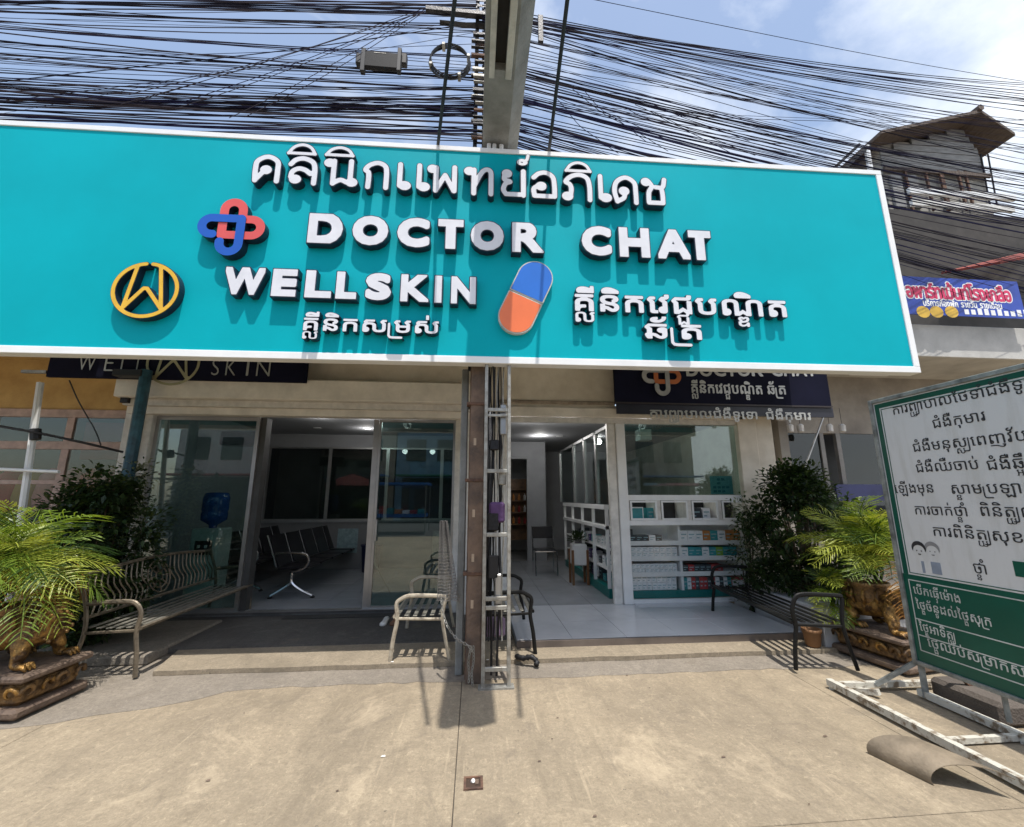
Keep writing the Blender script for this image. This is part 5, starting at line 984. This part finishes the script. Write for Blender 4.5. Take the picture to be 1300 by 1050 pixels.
# supports: uprights, base frame of angle iron
m_rail = M('peeling_white_rail', (.56, .54, .47), .55, col2=(.20, .15, .10), scale=14, thr=(.50, .62), bump=.3)
bsf = thing('sign_stand', 'peeling white steel base frame under the notice board', 'stand', (3.35, 3, 0))
def rail_(name, a, b, w, mat=m_rail): 
    return MB().tube([a, b], w, 4, up=(0, 0, 1)).build(name, mat, bsf)
z1 = .05
rail_('front_rail', (3.06, 3.72, z1), (3.06, .9, z1), .036); rail_('back_rail', (3.66, 3.5, z1-.01), (3.66, .9, z1-.01), .034); rail_('cross_rail', (3.06, 3.66, z1), (3.95, 3.62, z1), .028); rail_('cross_rail', (3.08, 2.86, z1-.02), (3.95, 2.86, z1-.02), .024)
rail_('far_rail', (3.98, 3.6, z1), (3.98, .9, z1), .03, m_rust); rail_('upright', (3.66, 3.45, .02), (3.66, 3.45, .30), .03, m_fr); rail_('upright', (3.66, 2.9, .1), (3.66, 2.9, .30), .02, m_fr)
rail_('brace', (3.40, 3.63, z1), (3.64, 3.46, .28), .022, m_fr); rail_('foot', (3.24, 3.66, 0), (3.30, 3.50, z1+.0), .03); rail_('foot', (3.06, 3.7, 0), (3.06, 3.7, z1), .024); rail_('foot', (3.66, 2.84, 0), (3.66, 2.84, z1), .024)
for y in (3.3, 2.6, 1.9): rail_('back_stay', (3.98, y, z1), (3.72, y, .35), .018, m_rust)
B('brick_weight', M('rubble', (.12, .10, .085), .9, bump=.5), (3.75, 3.0, .0), (4.4, 3.5, .16), bsf, .03)
# curved offcut lying under it
cs = MB(); n = 16; R0 = .19; cxx, cyy = 2.73, 2.58
for k in range(n+1):
    a = rad(205-150*k/n-8); 
    for j, yy in enumerate((-.16, .15)): cs.v.append((cxx+R0*1.0*math.cos(a)+.05*j-yy*.45, cyy+yy+.10*math.cos(a)*-1, max(.004, .0+R0*.58*math.sin(a)+.03-.0*j)))
ofs = len(cs.v); cs.v += [(x, y, z-.004) for x, y, z in cs.v[:ofs]]
for k in range(n): cs.f += [(2*k, 2*k+2, 2*k+3, 2*k+1), (ofs+2*k, ofs+2*k+1, ofs+2*k+3, ofs+2*k+2), (2*k, ofs+2*k, ofs+2*k+2, 2*k+2), (2*k+1, 2*k+3, ofs+2*k+3, ofs+2*k+1)]
cs.m = [0]*len(cs.f); cs.sm = False; tag(smooth(cs.build('curved_sheet', M('weathered_sheet', (.27, .215, .15), .7, var=.25, scale=5, bump=.2))), 'curved tan offcut sheet lying arched on the concrete under the stand', 'sheet')
# small square drain with a stub of pipe in the forecourt
dr = thing('floor_drain', 'small square drain hole with white pipe stub in the concrete', 'drain', (.02, 2.76, 0)); a = .055
for q in (((-a, -a), (a, -a+.014)), ((-a, a-.014), (a, a)), ((-a, -a+.014), (-a+.014, a-.014)), ((a-.014, -a+.014), (a, a-.014))): B('rim', m_rust, (.02+q[0][0], 2.76+q[0][1], .001), (.02+q[1][0], 2.76+q[1][1], .009), dr)
B('pit', M('dark_pit', (.05, .03, .02), .9), (.02-a+.014, 2.76-a+.014, .001), (.02+a-.014, 2.76+a-.014, .003), dr); MB().tube([(.015, 2.775, .003), (.02, 2.765, .014)], .011, 10).build('pipe_stub', m_cream, dr); B('chip', m_gtop, (.03, 2.74, .003), (.05, 2.78, .012), dr)
# pale chips and scraps on the ground
for i in range(16): x, y = (U_(-2.6, 3.0), U_(2.3, 4.9)); s0 = U_(.002, .008); o = MB(); o.add([(x-s0*2, y-s0, .006+.05*(y > 4.45)), (x+s0*2.4, y-s0*.6, .005+.05*(y > 4.45)), (x+s0*1.6, y+s0, .009+.05*(y > 4.45)), (x-s0, y+s0*.8, .008+.05*(y > 4.45)), (x, y, .010+.05*(y > 4.45))], [(0, 1, 4), (1, 2, 4), (2, 3, 4), (3, 0, 4)]); tag(o.build('litter_chip', m_cream if i % 5 == 0 else m_gtop), 'tiny scrap of litter lying on the concrete forecourt', 'litter', 'scraps on the forecourt')

# ---------------------------------------------------------------- things inside the clinic
m_seat = M('black_seat', (.012, .012, .016), .35, var=.2); m_chr = M('chrome', (.62, .62, .64), .16, 1.0, var=.05)
def beam_seat(label, loc, rz, n=4):
    t = thing('waiting_chairs', label, 'waiting chairs', loc, rz=rz); w = .58
    MB().box((0, .18, .33), (n*w, .24, .38), bev=.005).build('beam', m_dark, t, local=True)
    for i in range(n):
        x = i*w+.04; s_ = MB(); s_.box((x, -.02, .40), (x+w-.08, .44, .43), bev=.012); s_.build('seat', m_seat, t, local=True)
        k = MB(); v = [(x, .42, .44), (x+w-.08, .42, .44), (x+w-.08, .60, .90), (x, .60, .90), (x, .45, .43), (x+w-.08, .45, .43), (x+w-.08, .63, .895), (x, .63, .895)]; k.add(v, [(0, 1, 2, 3), (7, 6, 5, 4), (0, 4, 5, 1), (1, 5, 6, 2), (2, 6, 7, 3), (3, 7, 4, 0)]); k.build('backrest', m_seat, t, local=True)
    for i in range(n+1):
        x = i*w; MB().tube(catmull([(x, .44, .44), (x, .52, .66), (x, .615, .91)], 4), .012, 5).build('back_edge', m_chr, t, local=True)
        if i in (0, n): MB().tube(catmull([(x, .20, .36), (x, .04, .42), (x, -.03, .52), (x, .02, .62), (x, .20, .645), (x, .44, .64), (x, .50, .62)], 5), .017, 6).build('armrest', m_chr, t, local=True)
    for x in (.0, n*w):
        MB().tube(catmull([(x, .20, .36), (x, .19, .22), (x, .05, .11), (x, -.12, .03)], 4), .02, 6).build('leg', m_chr, t, local=True); MB().tube(catmull([(x, .20, .30), (x, .22, .20), (x, .36, .10), (x, .48, .03)], 4), .02, 6).build('leg', m_chr, t, local=True)
        for y in (-.13, .49): MB().lathe((x, y, 0), [(.03, 0), (.035, .01), (.02, .03)], 10).build('foot', m_black, t, local=True)
    return t
beam_seat('row of black waiting seats with curved chrome arm in the left room', (-2.54, 6.95, .124), rad(90), 5)
beam_seat('row of black waiting seats seen through the fixed pane on the left', (-3.55, 7.5, .124), rad(90), 4)
bn_ = thing('waste_bin', 'dark blue plastic bin at the back of the waiting room', 'bin', (-2.1, 9.2, .124)); MB().lathe((-2.1, 9.2, .124), [(.16, 0), (.20, .5), (.215, .5), (.215, .53), (.19, .53)], 18).build('body', M('bin_blue', (.02, .025, .08), .5), bn_)
tr_ = thing('tripod_stand', 'slim silver tripod stand inside the sliding glass door', 'stand', (-1.55, 7.0, .124))
for a in (20, 140, 260): MB().tube([(-1.55, 7.0, .62), (-1.55+.28*math.cos(rad(a)), 7.0+.28*math.sin(rad(a)), .13)], .010, 6).build('leg', m_chr, tr_)
MB().tube([(-1.55, 7.0, .58), (-1.55, 7.0, 1.25)], .014, 6).build('mast', m_chr, tr_); B('head', m_dark, (-1.62, 6.96, 1.25), (-1.48, 7.04, 1.42), tr_, .01)
wd = thing('water_dispenser', 'water dispenser with large blue bottle behind the left glass pane', 'water dispenser', (-3.95, 6.9, .124))
B('cabinet', M('dispenser_white', (.45, .52, .50), .4), (-4.15, 6.75, .124), (-3.75, 7.1, 1.15), wd, .02); B('tap_recess', m_dark, (-4.07, 6.74, .78), (-3.83, 6.752, .98), wd, .004)
b0 = MB(); b0.sm = True; b0.lathe((-3.95, 6.92, 1.15), [(.05, 0), (.06, .05), (.17, .12), (.175, .22), (.165, .24), (.175, .27), (.175, .45), (.15, .52), (.05, .53)], 22); b0.build('bottle', M('bottle_blue', (.02, .08, .30), .1, var=.1), wd)
for x in (-4.0, -3.9): B('tap', m_white, (x-.012, 6.70, .88), (x+.012, 6.742, .92), wd, .004)
ac = thing('wall_unit', 'dark air unit high behind the left glass pane', 'air unit', (-3.9, 7.2, 2.5)); B('case', m_dark, (-4.2, 7.2, 2.45), (-3.6, 7.45, 2.68), ac, .02)
mt = tag(B('door_mat', M('grey_mat', (.05, .048, .045), .95, bump=.8), (-2.45, 6.02, .063), (-1.0, 6.17, .078), None, .004), 'flat dark door mat at the open glass door', 'mat')
for i, (x, lab) in enumerate(((-1.10, 'left'), (-.98, 'right'))):
    o = MB(); o.sm = True; o.tube(catmull([(x, 5.62, .075), (x+.01, 5.70, .085), (x+.015, 5.78, .10), (x+.01, 5.84, .10)], 4), [.03, .042, .045, .043, .04]+[.035]*8, 8, flat=.6); tag(o.build('sandal', m_cream if i == 0 else M('brown_sandal', (.22, .11, .06), .6)), '%s sandal left by the glass door near the cream bench' % ('pale' if i == 0 else 'brown'), 'sandal')
# right room
dcx = thing('side_counter', 'white counter cabinet with glazed front along the right wall of the pharmacy', 'counter', (2.4, 7.5, .12))
B('top', m_white, (2.0, 6.5, 1.12), (2.12, 9.6, 1.17), dcx); B('top_rail', m_white, (2.0, 6.5, 1.42), (2.09, 9.6, 1.49), dcx)
B('plinth', m_teald, (2.03, 6.5, .124), (2.12, 9.6, .26), dcx); B('back_panel', M('grey_shelf_panel', (.18, .18, .19), .6), (2.40, 6.5, .26), (2.44, 9.6, 1.12), dcx)  # back panel is mid grey
for y in (6.5, 7.25, 8.0, 8.8, 9.57): B('upright', m_white, (2.02, y, .26), (2.07, y+.03, 1.42), dcx)
for z in (.5, .8): B('shelf', m_white, (2.06, 6.53, z), (2.38, 9.57, z+.02), dcx)
for z, nn in ((.27, 14), (.52, 12), (.82, 11)):
    for i in range(nn): y = 6.6+i*.21; c_ = random.choice('wwtdp'); o = link(carton(c_, .14, U_(.1, .2)), 'medicine_box', None, (2.14, y+.14, z+.002), (0, 0, rad(-90))); tag(o, '%s carton on the %s shelf of the side counter' % (cw[c_], {.27: 'lowest', .52: 'middle', .82: 'upper'}[z]), 'medicine box', 'cartons on the side counter shelves')
pt = thing('plant_pot', 'square white pot on a wooden stand with a leafy plant inside the right doorway', 'potted plant', (1.86, 7.6, .124))
B('pot', m_white, (1.72, 7.5, .44), (1.98, 7.74, .80), pt, .02)
for x, y in ((1.70, 7.48), (1.96, 7.48), (1.70, 7.72), (1.96, 7.72)): B('leg', M('wood_brown', (.22, .10, .04), .5), (x, y, .124), (x+.04, y+.04, .70), pt, .004)
lv = MB()
for i in range(130): v = Vector((random.gauss(0, 1), random.gauss(0, 1), abs(random.gauss(0, 1)))).normalized(); leaf_quad(lv, Vector((1.85, 7.62, .84))+v*U_(.03, .17), v, Vector((0, 0, 1)), .09, .02, 0)
lv.build('foliage', [lf_d[0]], pt)['kind'] = 'stuff'
cr_ = thing('chair', 'thin framed metal chair beyond the right doorway', 'chair', (1.35, 8.6, .124))
for x in (1.2, 1.62): MB().tube(catmull([(x, 8.4, .124), (x, 8.42, .35), (x, 8.44, .56)], 3), .012, 5).build('leg', m_chr, cr_); MB().tube(catmull([(x, 8.85, .124), (x, 8.82, .56), (x-.0, 8.92, 1.02)], 3), .012, 5).build('leg', m_chr, cr_)
B('seat', m_seat, (1.2, 8.42, .56), (1.62, 8.84, .60), cr_, .01); B('backrest', m_seat, (1.2, 8.86, .78), (1.62, 8.89, 1.02), cr_, .01); MB().tube([(1.2, 8.42, .57), (1.62, 8.42, .57)], .012, 5).build('seat_rail', m_chr, cr_)
sh = thing('back_shelf', 'warm brown wooden shelf of bottles seen through the far doorway', 'shelf', (.95, 11.4, .12)); m_wd = M('warm_wood', (.20, .11, .05), .5, var=.3, scale=6)  # boards and back in warm brown wood
for z in (.9, 1.2, 1.5, 1.8): B('board', m_wd, (.5, 11.2, z), (1.5, 11.5, z+.03), sh)
B('back', m_wd, (.5, 11.5, .5), (1.5, 11.53, 2.1), sh)
for z in (.93, 1.23, 1.53):
    for i in range(6): x = .58+.15*i; o = MB(); o.lathe((x, 11.32, z), [(.03, 0), (.035, .01), (.035, .12), (.012, .15), (.012, .18)], 8); tag(o.build('bottle', random.choice([cartc['r'], cartc['w'], cartc['d'], cartc['o']])), 'small bottle standing on the far wooden shelf', 'bottle', 'bottles on the far wooden shelf')

# ---------------------------------------------------------------- across the street (what the glass reflects)
tag(B('road', m_asph, (-60, -16, -.1), (60, -6.3, -.02)), kind='structure')
m_sh = [M('opposite_wall_white', (.55, .54, .50), .8, var=.1), M('opposite_wall_tan', (.42, .34, .25), .8, var=.1), M('opposite_wall_blue', (.22, .33, .42), .8, var=.1)]
lab = ['white', 'tan', 'pale blue']
for i, x in enumerate((-17, -9.5, -2, 5.5, 13)):
    hgt = (7.5, 9, 7, 8.5, 7.8)[i]; t = thing('shophouse', '%s shophouse across the street, %s in the row, seen in the glass' % (lab[i % 3], ('first', 'second', 'third', 'fourth', 'fifth')[i]), 'building', (x, -19, 0), 'shophouses across the street')
    B('wall', m_sh[i % 3], (x-3.7, -24, 0), (x+3.7, -18.5, hgt), t)
    for j in range(3): B('window', m_dglass, (x-3+j*2.2, -18.49, 4.2), (x-1.6+j*2.2, -18.45, 5.8), t)
    B('shop_opening', m_dwall, (x-3.2, -18.49, 0), (x+3.2, -18.44, 3.0), t); B('awning', [M('awning_red', (.45, .04, .04), .7), M('awning_blue', (.05, .15, .4), .7), M('awning_green', (.03, .2, .1), .7)][i % 3], (x-3.4, -18.4, 3.05), (x+3.4, -16.6, 3.15), t)
for i, (x, nm, c_) in enumerate(((-3.6, 'blue', (.03, .16, .5)), (7.5, 'pale blue', (.3, .45, .6)), (10.8, 'pink', (.6, .2, .3)))):  # stalls and crates added to bring more colour into the glass reflections
    t = thing('reflection_stall', '%s roofed market stall added across the street for the glass to reflect' % nm, 'market stall', (x, -8.5, 0), 'stalls added across the street for reflections'); mm = M('stall_%s' % nm.replace(' ', '_'), c_, .6)
    B('roof', mm, (x-1.4, -9.6, 2.2), (x+1.4, -7.6, 2.3), t); B('table', mm, (x-1.3, -9.2, .7), (x+1.3, -8.0, .85), t)
    for px_ in (x-1.35, x+1.3):
        for py_ in (-9.5, -7.7): B('pole', m_galv, (px_, py_, 0), (px_+.05, py_+.05, 2.2), t)
    for k in range(7): o = B('crate', [cartc['w'], cartc['r'], cartc['t'], cartc['o']][k % 4], (x-1.25+k*.36, -8.9, .851), (x-.95+k*.36, -8.2, 1.0+.2*random.random())); tag(o, 'coloured crate on the %s roofed stall added across the street for reflections' % nm, 'crate', 'crates on the stalls added for reflections')
mk = thing('market_umbrella', 'large red market umbrella across the street, seen in the glass', 'umbrella', (-7.5, -7.5, 0)); MB().tube([(-7.5, -7.5, 0), (-7.5, -7.5, 3)], .03, 6).build('pole', m_galv, mk); u = MB(); u.lathe((-7.5, -7.5, 2.3), [(1.7, 0), (.9, .42), (.02, .75)], 8); u.build('canopy', M('umbrella_red', (.42, .03, .03), .7), mk)
vn = thing('parked_van', 'white van parked across the street, seen in the glass', 'van', (2.5, -9, 0)); B('body', m_white, (.2, -9.9, .45), (4.8, -8.1, 1.15), vn, .12); B('cabin', M('van_glass', (.03, .04, .05), .1), (.6, -9.8, 1.15), (4.5, -8.2, 1.75), vn, .15); B('roof', m_white, (.7, -9.75, 1.75), (4.4, -8.25, 1.88), vn, .08)
for x in (1.1, 3.9):
    for y in (-9.9, -8.1): MB().tube([(x, y-.08, .33), (x, y+.08, .33)], .33, 16).build('wheel', m_black, vn)
